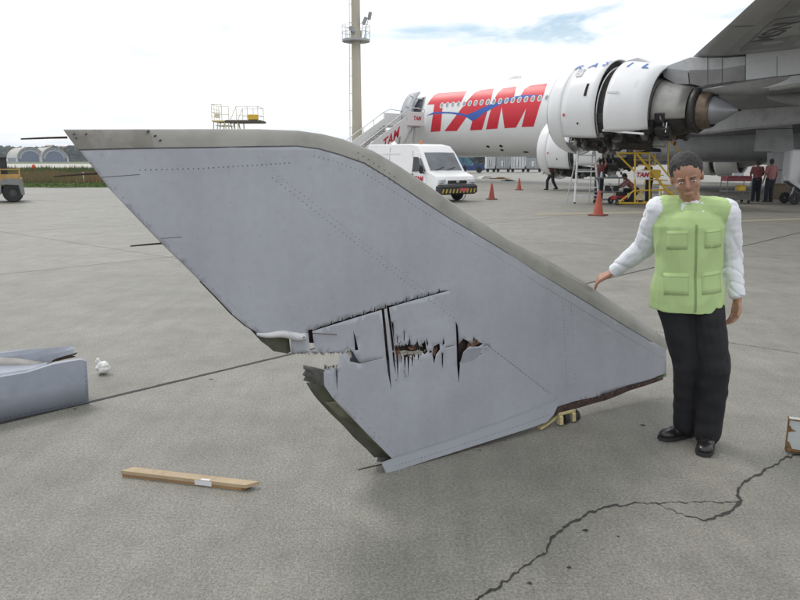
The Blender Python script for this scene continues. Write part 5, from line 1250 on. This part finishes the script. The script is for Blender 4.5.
for x in (617, 662):
    for y in D2: c = yp(x, 203, y); m = MB(); m.lathe([(.02,-.03),(.07,-.03),(.08,0),(.07,.03),(.02,.03)], (c.x, y, .08), (0,1,0), 12); build('castor', m, black_rubber, ys_, smooth=True)
# ---- tool trolley left of the stand
def trolley(lab, px, py, w_, h_, mat_t, mat_l, extra=True, name='tool_trolley'):
    g = G(px, py); t = thing(name, lab, 'trolley', (g.x, g.y, 0), R(3))
    for z, th in ((h_, .05), (h_*.45, .04), (.16, .04)):
        m = MB(); m.bbox((0,0,z), (w_,.55,th), .01); build('shelf', m, mat_t if z == h_ else mat_l, t)
    for sx_ in (-1, 1):
        for sy in (-1, 1):
            m = MB(); m.cyl((sx_*(w_/2-.03), sy*.25, .10), (sx_*(w_/2-.03), sy*.25, h_+(.10 if sx_ < 0 else 0)), .018, n=6); build('leg', m, mat_l, t)
            m = MB(); m.lathe([(.015,-.02),(.055,-.02),(.065,0),(.055,.02),(.015,.02)], (sx_*(w_/2-.05), sy*.25, .066), (0,1,0), 12); build('castor', m, black_rubber, t, smooth=True)
    return t, g
tl_grey = M('trolley_grey', (.16,.17,.17), .5, .4); tl_red = M('trolley_maroon', (.16,.02,.025), .5, var=.15)
t, g = trolley('small grey tool trolley with a bottle and tools beside the kneeling mechanic', 608, 203.5, 1.0, .98, tl_grey, tl_grey)
def item(name, lab, cat, loc, parts): 
    t = thing(name, lab, cat, loc, random.uniform(-.3, .3))
    for nm, mb, mt in parts: build(nm, mb, mt, t)
bc = M('bottle_pale_blue', (.45,.62,.75), .3)
item('spray_bottle', 'pale blue bottle on the left end of the grey tool trolley', 'bottle', (g.x-.33, g.y-.05, 1.01), [('body', MB().cyl((0,0,0),(0,0,.16),.045,n=10), bc), ('cap', MB().cyl((0,0,.16),(0,0,.21),.02,n=8), white_gloss)])
item('tool_case', 'black tool case on the middle shelf of the grey trolley', 'tool case', (g.x+.1, g.y, .47), [('case', MB().bbox((0,0,.11),(.5,.32,.2),.03), black_rubber), ('handle', MB().box((0,-.17,.16),(.14,.02,.03)), steel)])
item('rag_heap', 'pale rag heap on the top shelf of the grey trolley', 'rags', (g.x+.12, g.y, 1.005), [('folded_rag', MB().bbox((0,0,.03),(.4,.25,.06),.02), M('rag_grey', (.35,.36,.38), .9)), ('folded_rag', MB().bbox((.05,.02,.075),(.22,.2,.03),.01), M('rag_grey', (.35,.36,.38), .9))])
g2_ = G(618,204); hb = thing('hose_cart', 'low red and black hose cart on the ground at the foot of the yellow stand', 'hose cart', (g2_.x, g2_.y-.1, 0), R(20))
m = MB(); m.bbox((0,0,.24), (.55,.4,.16), .04); build('tank', m, M('cart_red', (.35,.03,.035), .5), hb); m = MB(); m.bbox((.05,0,.38), (.3,.25,.14), .04); build('motor', m, black_rubber, hb)
for s_ in (-1, 1):
    m = MB(); m.lathe([(.03,-.03),(.12,-.035),(.14,0),(.12,.035),(.03,.03)], (-.2, s_*.24, .14), (0,1,0), 14); wt = build('wheel', m, black_rubber, hb, smooth=True); m = MB(); m.lathe([(0,-.04),(.06,-.04),(.06,.04),(0,.04)], (-.2, s_*.24, .14), (0,1,0), 10); build('hub', m, hub_m, wt)
m = MB(); m.tube([(-.2,0,.3),(-.45,0,.75),(-.5,0,.8)], .02, 6); build('handle', m, steel, hb)
t, g = trolley('maroon tool trolley with papers on top right of the man', 734, 203.0, .98, 1.02, tl_red, tl_grey, name='red_trolley')
m = MB(); m.bbox((0,-.005,.92), (.97,.54,.15), .015); build('drawer', m, tl_red, t)
item('paper_stack', 'small pale stack of papers on the maroon trolley', 'papers', (g.x+.02, g.y-.05, 1.047), [('sheet_pile', MB().bbox((0,0,.05),(.34,.25,.10),.01), M('paper_pale', (.55,.57,.62), .8)), ('top_sheet', MB().box((.02,0,.103),(.3,.22,.004)), white_gloss)])
item('yellow_bottle_box', 'small yellow bin on the lower shelf of the maroon trolley', 'bin', (g.x+.2, g.y, .47), [('bin', MB().bbox((0,0,.1),(.3,.25,.2),.02), yellow_paint), ('rim', MB().bbox((0,0,.205),(.32,.27,.02),.005), yellow_paint)])
# ---- white truck corner and loader with a wheel at the right edge
wt_ = P(790,190,34.5); tr = thing('service_truck', 'white service truck with a red letter, cut by the right edge of the photo', 'truck', (P(789.5,170,34.2).x, 34.2, 0), R(-3))
m = MB(); m.bbox((2.2, 1.0, 1.28), (4.4,2.0,1.75), .06); build('box_body', m, white_gloss, tr)
m = MB(); m.box((2.2,1.0,.32), (4.2,1.7,.2)); build('chassis', m, dark, tr)
for x in (.9, 3.4): m = MB(); m.lathe([(.15,-.12),(.36,-.13),(.4,0),(.36,.13),(.15,.12)], (x, .15, .4), (0,1,0), 18); build('wheel', m, black_rubber, tr, smooth=True)
lettering('side_lettering', 'TAM', .62, lambda x, y: V((1.05+x, -.004, 1.28+y)), red_sign, tr, shear=.25, bold=.03)
lg = G(783,204); ld = thing('belt_loader_dolly', 'grey tilted conveyor dolly with a black wheel at the right edge', 'conveyor dolly', (lg.x, lg.y, 0), R(-6))
lm = M('loader_grey', (.42,.43,.43), .5, .2, var=.1)
for y in (-.35, .35):
    m = MB(); m.prism([(-.02,.86),(.12,.92),(1.35,.12),(1.25,.02)], lambda p: V((p[0], y-.03, p[1])), lambda p: V((p[0], y+.03, p[1]))); build('side_beam', m, lm, ld)
m = MB(); m.prism([(.05,.84),(.12,.88),(1.28,.10),(1.22,.05)], lambda p: V((p[0], -.30, p[1])), lambda p: V((p[0], .30, p[1]))); build('belt', m, M('belt_dark', (.10,.10,.105), .8), ld)
for s_ in (-1, 1): m = MB(); m.lathe([(.05,-.05),(.20,-.055),(.22,0),(.20,.055),(.05,.05)], (.22, s_*.42, .22), (0,1,0), 18); build('wheel', m, black_rubber, ld, smooth=True)
m = MB(); m.cyl((.22,0,.22), (.35,0,.68), .04, n=6); build('strut', m, lm, ld)
m = MB(); m.tube([(-.05,0,.9),(-.12,0,1.05),(-.02,0,1.12)], .03, 6); build('tow_handle', m, lm, ld)
# ---- baggage containers and tug in the distance
gm_ = M('container_silver', (.55,.57,.59), .5, .1, var=.12, scale=1.2); gm2 = M('container_dull', (.30,.32,.33), .5, .2)
gse = [(486,156.5,494.5,169,0,'pale container with a sloping corner at the left end of the far dolly row'),(495.5,157.5,509.5,169,1,'grey ribbed container second from the left of the far dolly row'),(510,156,524.5,169,0,'long silver container in the middle of the far dolly row'),(525,158,541,169,1,'darker grey container at the right end of the far dolly row, by the engine')]
for i, (x0_, y0_, x1_, y1_, mi, lab) in enumerate(gse):
    a, b = P(x0_, y0_, 98), P(x1_, y1_, 98); h = a.z-b.z; wd_ = b.x-a.x
    t = thing('baggage_container', lab, 'container', ((a.x+b.x)/2, 98, max(.5, b.z)), 0, 'baggage containers on far dollies'); mt = gm2 if mi else gm_
    m = MB(); m.prism([(-wd_/2,.0),(wd_/2-.3,0),(wd_/2,.4),(wd_/2,h),(-wd_/2,h)], lambda p: V((p[0], -1, p[1])), lambda p: V((p[0], 1, p[1]))); build('shell', m, mt, t)
    for k in range(5): m = MB(); m.box((-wd_/2+wd_*(k+.5)/5, -1.02, h*.5), (.08,.05,h*.9)); build('rib', m, steel, t)
    m = MB(); m.box((-.1*wd_, -1.03, h*.42), (wd_*.32,.03,h*.5)); build('curtain', m, M('curtain_pale', (.6,.61,.62), .7), t)
    d = thing('container_dolly', 'flat dark dolly beneath the '+lab.split(' in ')[0].split(' at ')[0].split(' second')[0]+' of the far row', 'dolly', ((a.x+b.x)/2, 98, 0), 0, 'far container dollies')
    m = MB(); m.box((0,0,.42), (wd_+.1,2.1,.12)); build('frame', m, dark, d)
    for x in (-wd_*.35, wd_*.35): m = MB(); m.lathe([(.03,-.1),(.2,-.1),(.22,0),(.2,.1),(.03,.1)], (x, -.8, .22), (0,1,0), 12); build('wheel', m, black_rubber, d)
tg_ = thing('tow_tractor', 'small blue airport tug with white canopy right of the van, far away', 'tug', (P(467,168,92).x, 92, 0), 0); bm_ = M('tug_blue', (.02,.05,.15), .5)
m = MB(); m.prism([(-2.2,.3),(2.2,.3),(2.2,1.1),(.8,1.2),(.6,.95),(-2.2,.95)], lambda p: V((p[0], -.9, p[1])), lambda p: V((p[0], .9, p[1]))); build('body', m, bm_, tg_)
m = MB(); m.box((.2,0,2.05), (1.5,1.7,.08)); build('canopy', m, white_gloss, tg_)
for x in (-.5, .9):
    for y in (-.75, .75): m = MB(); m.cyl((x,y,1.0), (x,y,2.05), .04, n=5); build('post', m, bm_, tg_)
for x in (-1.5, 1.5): m = MB(); m.lathe([(.05,-.12),(.36,-.12),(.4,0),(.36,.12),(.05,.12)], (x, -.85, .4), (0,1,0), 14); build('wheel', m, black_rubber, tg_, smooth=True)
tl = thing('blue_tarpaulin_load', 'blue-green tarpaulin covered stack far behind the van beneath the fuselage', 'covered load', (P(462,160,120).x, 120, 0), 0)
m = MB(); m.prism([(-2.4,0),(2.0,0),(1.6,1.4),(.3,2.8),(-1.7,2.2)], lambda p: V((p[0], -1.2, p[1])), lambda p: V((p[0], 1.2, p[1]))); build('tarpaulin', m, M('tarp_teal', (.05,.14,.19), .6, var=.3, scale=1.5), tl)
m = MB(); m.box((.2,0,.12), (5.6,2.8,.2)); build('pallet', m, wood_d, tl)
# debris laid out on the apron right of the van
pm = M('sheet_pale', (.55,.54,.52), .7); 
for lab, px, py, w_, d_, h_, mt, rz in (('white plastic sheet bundle on the apron right of the van bumper',484,178.5,1.0,1.6,.22,pm,.2),('brownish flat board stack on the apron behind the middle cone',499,179,1.6,1.2,.12,wood_d,-.3),('low beige load on the ground in front of the far blue tug',486,170,3.0,2.2,.7,M('beige_load', (.42,.38,.32), .8),.2),('dark flat mat piece lying between the two far cones',507,181,.9,.9,.07,black_rubber,.5)):
    g = G(px, py); t = thing('ground_bundle', lab, 'bundle', (g.x, g.y, 0), rz)
    m = MB(); m.prism([(-w_/2,0),(w_/2,0),(w_*.42,h_*.8),(w_*.1,h_),(-w_*.4,h_*.7)], lambda p: V((p[0], -d_/2, p[1])), lambda p: V((p[0]+.1, d_/2, p[1]))); build('wrap', m, mt, t)
    m = MB(); m.box((w_*.1,-d_*.1,h_+.03), (w_*.4,d_*.5,.04)); build('loose_sheet', m, mt, t)
# small crates and cases on the ground under the wing
for lab, px, py, s_, mt in (('dark wooden crate on the ground under the gear doors',777,199,(.8,.5,.62),M('crate_dark_wood', (.10,.075,.045), .8)),('black toolbox on the ground behind the two standing mechanics',786,197,(.6,.4,.35),black_rubber),('pale carton near the yellow stand under the engine',668,196,(.7,.5,.5),M('carton_pale', (.5,.48,.44), .8))):
    g = G(px, py); t = thing('ground_crate', lab, 'crate', (g.x, g.y, 0), .1); m = MB(); m.bbox((0,0,s_[2]/2), s_, .02); build('case', m, mt, t); m = MB(); m.bbox((0,0,s_[2]+.02), (s_[0]+.03,s_[1]+.03,.04), .01); build('lid', m, mt, t)
# ================================================================ PEOPLE
skin_m = M('skin_brown', (.36,.19,.125), .5, var=.1, scale=20); skin_d = M('skin_dark', (.16,.085,.055), .55)
hair_m = M('black_hair', (.012,.010,.009), .6, var=.4, scale=80, bump=.3, bscale=200)
def trunk(m, o, sp, yaw, secs, n=28):
    rows = []
    for u, rx, ry in secs: rows.append([o+sp*u+yaw @ V((rx*math.cos(2*PI*i/n), ry*math.sin(2*PI*i/n), 0)) for i in range(n)])
    b = len(m.v); m.grid(rows, closed=True); m.f += [tuple(b+i for i in range(n-1, -1, -1)), tuple(b+n*(len(secs)-1)+i for i in range(n))]
def person(lab, root, J, hi, shirt, trouser, vest=None, shoe=None, skin=skin_m, extra_hand=None, sleeve_long=True):
    """J: joints in world space (vectors); hi = fine figure"""
    t = thing('person', lab, 'person', root, 0); vx = .0055 if hi else .014
    n = 14 if hi else 10
    hc, nk = J['head'], J['neck']; f = J['face'].normalized(); up = (hc-nk).normalized(); rt = f.cross(up).normalized(); f = up.cross(rt).normalized()
    Rm = Matrix((rt, f, up)).transposed()
    m = MB(); hp = lambda x, y, z: hc + Rm @ V((x, y, z))
    m.ell(hp(0,-.012,.035), (.081,.098,.090), Rm, 20, 14); m.ell(hp(0,.012,-.030), (.066,.080,.086), Rm, 18, 12); m.ell(hp(0,.055,-.085), (.032,.03,.026), Rm)
    m.cap(nk+up*-.02, hp(0,-.01,-.05), .058, .052)
    if hi:
        m.ell(hp(0,.094,-.018), (.012,.022,.020), Rm); m.cyl(hp(0,.082,.03), hp(0,.100,-.014), .008, .013); m.ell(hp(0,.086,-.062), (.026,.012,.007), Rm); m.ell(hp(0,.083,-.073), (.022,.012,.007), Rm)
        for s_ in (-1, 1): m.ell(hp(s_*.033,.076,.022), (.022,.014,.008), Rm); m.ell(hp(s_*.078,-.008,-.005), (.010,.020,.032), Rm); m.ell(hp(s_*.04,.058,-.025), (.024,.02,.02), Rm)
    c_, h_ = J['chest'], J['hip']
    m.cap(nk-up*.03, c_, .065, .10, n); m.cap(c_, h_, .10, .09, n)
    for s_ in 'LR':
        sh, el, wr = J['sh'+s_], J['el'+s_], J['wr'+s_]
        m.cap(nk-up*.06, sh, .05, .055, n); m.cap(sh, el, .048, .038, n); m.cap(el, wr, .037, .026, n)
        hd = J.get('hd'+s_, (wr-el).normalized()); hn = J.get('hn'+s_, V((0,-1,0))); sd2 = hd.cross(hn).normalized(); hn = sd2.cross(hd).normalized()
        if hi:
            base = wr+hd*.03
            for a in (-1, -.35, .35, 1): m.cap(wr+sd2*a*.014, wr+hd*.088+sd2*a*.030, .0155, .0125, 10)
            crl = J.get('curl'+s_, .45)
            for i, (a, L) in enumerate(((-1.05,.066),(-.36,.078),(.34,.074),(1.0,.058))):
                p = wr+hd*.092+sd2*a*.030; d = (hd+sd2*a*.10).normalized(); k = crl*(.8+.12*i)
                for seg_, (fr2, rr) in enumerate(((.45,.0098),(.32,.0088),(.23,.0078))):
                    d = (d*math.cos(k*.9)-hn*math.sin(k*.9)).normalized(); q = p+d*L*fr2; m.cap(p, q, rr, rr*.93, 10); p = q
            ts = J.get('th'+s_, -1); p = wr+hd*.030+sd2*ts*.022; d = (hd*.75+sd2*ts*.65-hn*.25).normalized()
            for L, rr in ((.036,.0125),(.030,.0105),(.022,.0095)): q = p+d*L; m.cap(p, q, rr, rr*.9, 10); p = q; d = (d*.9+hd*.25-hn*.18).normalized()
        else: m.cap(wr, wr+hd*.10, .032, .026, 8); m.cap(wr+hd*.10, wr+hd*.15-hn*.02, .024, .018, 8); m.cap(wr+hd*.03, wr+hd*.09+sd2*.04, .014, .011, 6)
        hj = h_+J['side'+s_]*.08; m.cap(hj, J['kn'+s_], .06, .048, n); m.cap(J['kn'+s_], J['an'+s_], .047, .033, n)
    body = remeshed('body', m, .0042 if hi else vx, 3 if hi else 2, 0, 1, t, skin)
    # hair
    m = MB(); m.ell(hp(0,-.022,.045), (.088,.099,.093), Rm, 22, 16); m.ell(hp(0,-.045,.0), (.074,.066,.085), Rm, 18, 12)
    hr = remeshed('hair', m, vx, 2, .004, 60, t, hair_m)
    if hi:      # trim the hairline off the face
        bm = bmesh.new(); bm.from_mesh(hr.data); inv = Rm.inverted(); X0 = xf_root(t)
        dele = [v for v in bm.verts if (lambda q: q.y > .045 and q.z < .062+.15*(q.y-.045) or (q.y > .0 and q.z < .01))(inv @ ((X0 @ v.co)-hc))]
        bmesh.ops.delete(bm, geom=dele, context='VERTS'); bm.to_mesh(hr.data); bm.free()
        for s_ in (-1, 1):
            m = MB(); m.ell(hp(s_*.032,.084,.006), (.0125,.008,.0040), Rm, 12, 8); ey = build('eye', m, M('eye_white', (.6,.58,.55), .2), body, smooth=True, world=True)
            m = MB(); m.ell(hp(s_*.032,.0905,.006), (.0052,.003,.0040), Rm, 10, 6); build('iris', m, dark, body, smooth=True, world=True)
            m = MB(); m.cap(hp(s_*.018,.092,.026), hp(s_*.046,.082,.027), .0035, .0025, 6); build('eyebrow', m, hair_m, body, world=True)
    # trousers
    def folds(p):
        return (noise.noise(V((p.x*9, p.y*9, p.z*16)))*.007+abs(noise.noise(V((p.x*6, p.y*6, p.z*9+4))))*-.006) if hi else noise.noise(p*9)*.006
    m = MB()
    for s_ in 'LR':
        hj = h_+J['side'+s_]*.085; kn, an = J['kn'+s_], J['an'+s_]
        m.cap(hj, kn, .110, .086, n); m.cap(kn, an+V((0,0,-.020)), .083, .075, n)
    m.ell(h_+V((0,0,.03)), (.168,.122,.115), Matrix.Rotation(J.get('yaw', 0), 3, 'Z'), 18, 12)
    m.ell(h_+V((0,0,.07)), (.160,.112,.08), Matrix.Rotation(J.get('yaw', 0), 3, 'Z'), 18, 12)
    remeshed('trousers', m, vx*1.2, 3, 0, 1, t, trouser, ridges=folds)
    # shirt
    def sfold(p):
        d = noise.noise(V((p.x*12, p.y*12, p.z*16)))*.003+noise.noise(V((p.x*30+3, p.y*30, p.z*34)))*.003
        return d - (1-min(1, abs(noise.noise(V((p.x*7+p.z*9+7, p.y*8, p.z*5))))*7))*.006 if hi else noise.noise(p*12)*.006
    m = MB(); yaw = Matrix.Rotation(J.get('yaw', 0), 3, 'Z')
    sp = (nk-h_); spn = sp.normalized()
    trunk(m, h_, sp, yaw, ((-.02,.150,.105),(.0,.165,.12),(.15,.165,.122),(.36,.165,.124),(.58,.182,.126),(.74,.190,.122),(.86,.15,.10),(.92,.08,.07)))
    m.cap(J['shL'], J['shR'], .068, .068, n); m.cap(nk-spn*.09, nk-spn*.01, .085, .062, n)
    for s_ in 'LR':
        sh, el, wr = J['sh'+s_], J['el'+s_], J['wr'+s_]; sh2 = sh
        if sleeve_long:
            m.cap(sh2, el, .078, .068, n); m.cap(el, el+(wr-el)*.88, .066, .046, n)
            if hi: d = (wr-el).normalized(); m.cyl(wr-d*.065, wr-d*.002, .048, .044, n=16)
        else: m.cap(sh2, sh2+(el-sh2)*.75, .068, .062, n)
    remeshed('shirt', m, vx*1.1, 2, 0, 1, t, shirt, ridges=sfold)
    if vest:
        m = MB()
        trunk(m, h_, sp, yaw, ((-.20,.165,.125),(-.195,.208,.162),(.03,.204,.156),(.20,.186,.143),(.40,.186,.142),(.60,.195,.144),(.74,.200,.138),(.84,.175,.115),(.90,.12,.09)))
        a, b = J['shL'], J['shR']; m.cap(a+(b-a)*.10, b+(a-b)*.10, .088, .088, n)
        m.cap(nk-spn*.13, nk-spn*.07, .105, .09, n)
        vo = remeshed('safety_vest', m, vx*1.1, 3, 0, 1, t, vest, ridges=lambda p: noise.noise(V((p.x*9, p.y*9, p.z*5)))*.009-abs(noise.noise(V((p.x*13+5, p.y*13, p.z*7))))*.008+noise.noise(V((p.x*30, p.y*30, p.z*14)))*.0022)
        Xi = xf_root(t).inverted(); fw = (Matrix.Rotation(J.get('yaw', 0), 3, 'Z') @ V((0,-1,0))).normalized(); sr = fw.cross(spn).normalized()
        def on_vest(a, u, off=.002):      # point on the vest front, a metres sideways, u up the torso
            o_ = h_+sp*u+sr*a+fw*.6; ok, loc, nrm, _ = vo.ray_cast(Xi @ o_, -fw); return (loc+nrm*off) if ok else (Xi @ (o_-fw*.45))
        bpy.context.view_layer.update()
        trim = M('vest_trim_dark', (.20,.29,.11), .85); zm = MB(); zm.grid([[on_vest(a, -.17+.035*k) for k in range(28)] for a in (-.006,.006)]); build('zip', zm, trim, vo)
        for sg in (-1, 1):
            for uu, wv, hh in ((.02,.12,.24),(.52,.10,.20)):
                zm = MB(); zm.grid([[on_vest(sg*.095+(i/4-.5)*wv, uu+hh*j/4, .0025) for i in range(5)] for j in range(5)]); pk = build('pocket', zm, vest, vo, smooth=True); s_ = pk.modifiers.new('t','SOLIDIFY'); s_.thickness = .004; s_.offset = -1
                zm = MB(); zm.grid([[on_vest(sg*.095+(i/4-.5)*wv, uu+hh*(.82+.02*j), .0045) for i in range(5)] for j in range(2)]); build('pocket_flap', zm, trim, vo)
            zm = MB(); q0 = nk-spn*.012; d_ = (fw*.9+sr*sg*.35).normalized(); zm.add([q0+fw*.062+sr*sg*.004-spn*.02, q0+fw*.04+sr*sg*.055+spn*.012, q0+fw*.055+sr*sg*.065-spn*.035, q0+fw*.098+sr*sg*.022-spn*.065], [(0,1,2,3)]); cl_ = build('collar', zm, shirt, t, world=True); s_ = cl_.modifiers.new('t','SOLIDIFY'); s_.thickness = .004
    # shoes
    sm_ = shoe or M('black_leather', (.015,.014,.014), .28)
    for s_ in 'LR':
        an = J['an'+s_]; d = J['toe'+s_].normalized(); z0 = an.z-.085; o = V((an.x, an.y, z0)); lt = V((-d.y, d.x, 0)); Q = Matrix((lt, d, V((0,0,1)))).transposed()
        m = MB(); m.ell(o+d*-.035+V((0,0,.045)), (.043,.055,.045), Q); m.ell(o+d*.06+V((0,0,.040)), (.048,.085,.036), Q); m.ell(o+d*.135+V((0,0,.034)), (.048,.065,.030), Q); m.cap(o+V((0,0,.05)), o+V((0,0,.10)), .045, .045)
        sh_ = remeshed('shoe', m, vx, 2, 0, 1, t, sm_)
        m = MB(); pts = [(-.035,-.085),(.035,-.085),(.044,-.02),(.048,.07),(.05,.13),(.038,.185),(0,.205),(-.038,.185),(-.05,.13),(-.044,.07),(-.044,-.02)]
        m.prism(pts, lambda p: o+Q @ V((p[0], p[1], .001)), lambda p: o+Q @ V((p[0]*.97, p[1]*.98, .022))); build('sole', m, black_rubber, sh_, world=True)
    return t
# ---- the man touching the fin
footR = G(687,437.5); footL = G(711,449); hipc = V((1.665, 3.93, .90))
chest = V((1.66, 3.92, 1.24)); neck = V((1.625, 3.90, 1.42)); head = V((1.58, 3.86, 1.558))
vestm = M('lime_vest', (.40,.53,.24), .9, var=.07, scale=6); shirtm = M('white_shirt', (.70,.72,.76), .7, var=.03); trm = M('black_trousers', (.010,.010,.012), .85, var=.4)
hand_t = V(outer[15]); hp_ = fin(hand_t.x, hand_t.y, .05)     # where the palm meets the leading edge
shR = V((1.475, 3.95, 1.375)); shL = V((1.83, 3.90, 1.365))
wrR = P(613,272,4.24); elR = P(645,247,4.10)
tgt = P(592,282,4.30)
J = dict(head=head, neck=neck, face=V((-.35,-.93,-.12)), chest=chest, hip=hipc, shR=shR, elR=elR, wrR=wrR, hdR=(tgt-wrR).normalized(), hnR=V((-.35,-.25,.9)), curlR=.55, thR=1,
 shL=shL, elL=V((1.92,3.98,1.10)), wrL=V((1.945,3.90,.875)), hdL=V((-.03,-.05,-1)), hnL=V((1,.1,0)), curlL=.4, thL=1,
 sideR=V((-.98,.12,0)), sideL=V((.98,-.12,0)), knR=V((footR.x-.045, footR.y-.03, .47)), knL=V((footL.x-.005, footL.y+.03, .47)), anR=V((footR.x, footR.y+.03, .086)), anL=V((footL.x, footL.y+.06, .086)),
 toeR=V((-.92,-.40,0)), toeL=V((-.48,-.87,0)), yaw=R(-6))
man = person('man in white shirt, lime vest and black trousers resting his hand on the torn fin', (footL.x-.05, footL.y+.15, 0), J, True, shirtm, trm, vestm)
# ---- mechanics farther away: one rig, posed
maroon = M('maroon_work_shirt', (.20,.055,.055), .8, var=.3, scale=25); navy = M('navy_trousers', (.012,.014,.022), .85); pink = M('checked_pink_shirt', (.30,.12,.12), .8, var=.35, scale=30)
def worker(lab, px, py, h, face, shirt, pose='stand', z0=0.0, lean=0.0, dx=0.0, long_=False, Y=None, arms=None, tr=navy):
    g = G(px, py) if Y is None else V((P(px, 200, Y).x, Y, 0)); k = h/1.72; f = V(face).normalized(); r = f.cross(V((0,0,1))).normalized(); B = V((g.x, g.y, z0))
    L = lambda a, b, c: B + r*a*k + f*b*k + V((0,0,c*k))
    J = dict(face=f+V((0,0,-.25)), yaw=math.atan2(r.y, r.x), sideR=r, sideL=-r, toeR=f, toeL=f)
    if pose == 'kneel':
        J.update(head=L(0,.42,1.02), neck=L(0,.33,.90), chest=L(0,.22,.74), hip=L(0,-.05,.48), shR=L(.17,.30,.84), shL=L(-.17,.30,.84), elR=L(.2,.52,.66), elL=L(-.2,.52,.66), wrR=L(.1,.72,.62), wrL=L(-.1,.72,.55),
          knR=L(.14,.34,.50), knL=L(-.14,.22,.10), anR=L(.14,.28,.086/k), anL=L(-.14,-.22,.086/k))
    elif pose == 'walk':
        J.update(head=L(0,.04,1.58), neck=L(0,.02,1.44), chest=L(0,.01,1.22), hip=L(0,0,.90), shR=L(.18,0,1.38), shL=L(-.18,0,1.38), elR=L(.24,.14,1.12), elL=L(-.24,-.12,1.12), wrR=L(.22,.33,.95), wrL=L(-.22,-.10,.86),
          knR=L(.09,.20,.50), knL=L(-.09,-.06,.48), anR=L(.09,.20,.09), anL=L(-.09,-.28,.12))
    else:
        J.update(head=L(0,lean+.03,1.58), neck=L(0,lean,1.44), chest=L(0,lean*.7,1.22), hip=L(0,0,.90), shR=L(.18,lean,1.38), shL=L(-.18,lean,1.38), elR=L(.25,lean+.04,1.11), elL=L(-.25,lean+.04,1.11), wrR=L(.14,lean+.24,1.0), wrL=L(-.14,lean+.24,1.0),
          knR=L(.10,.03,.48), knL=L(-.10,.02,.48), anR=L(.11,0,.086/k), anL=L(-.11,.0,.086/k))
        if arms == 'up': J.update(elR=L(.24,.22,1.50), wrR=L(.15,.34,1.74), elL=L(-.22,.24,1.46), wrL=L(-.12,.40,1.66))
        if arms == 'down': J.update(elR=L(.24,-.02,1.11), wrR=L(.25,.05,.87), elL=L(-.24,-.02,1.11), wrL=L(-.25,.05,.87))
    for key in ('wrR', 'wrL'): J['hd'+key[2]] = (J[key]-J['el'+key[2]]).normalized()
    return person(lab, (g.x, g.y, z0), J, False, shirt, tr, skin=skin_d, sleeve_long=long_)
worker('mechanic in maroon shirt seen from behind, left of the pair by the gear door', 755, 201.5, 1.66, (.15,1,0), maroon, lean=.05)
worker('mechanic in pinkish red shirt seen from behind, right of the pair by the gear door', 768, 202, 1.70, (-.1,1,0), pink, arms='down')
worker('mechanic in dark red shirt reaching up into the engine behind the stepladder', 598, 200.5, 1.72, (.35,.9,0), maroon, arms='up')
worker('mechanic kneeling in a pink shirt between the tool trolley and the yellow stand', 634, 203.5, 1.72, (-.9,.1,0), pink, 'kneel')
worker('mechanic in dark clothes standing behind the white TAM plate of the yellow stand', 648, 201, 1.66, (-.6,.8,0), M('dark_red_shirt', (.10,.03,.03), .8), lean=.08)
worker('mechanic in bright maroon shirt bending over on the deck of the yellow stand', 650, 200, 1.60, (-.8,.4,0), M('bright_maroon', (.30,.04,.055), .8), 'kneel', z0=yp(640,152).z, Y=26.6)
worker('person in dark trousers walking behind the inner engine, only legs visible', 551, 190, 1.74, (-1,-.2,0), maroon, 'walk', arms='down')
# ---- thin humid air that pales the far hills
hz = build('haze', MB().box((0, 1280, 23.5), (3600, 2700, 49)), (lambda m: m)(bpy.data.materials.new('haze_air')))
hm = hz.data.materials[0]; hm.use_nodes = True; hn = hm.node_tree; hn.nodes.clear()
ho = hn.nodes.new('ShaderNodeOutputMaterial'); hv = hn.nodes.new('ShaderNodeVolumePrincipled'); hv.inputs['Density'].default_value = .00028; hv.inputs['Color'].default_value = (.80,.86,.95,1); hv.inputs['Anisotropy'].default_value = .2
hn.links.new(hv.outputs[0], ho.inputs['Volume']); tag(hz, 'thin pale humid air over the airfield', kind='stuff')
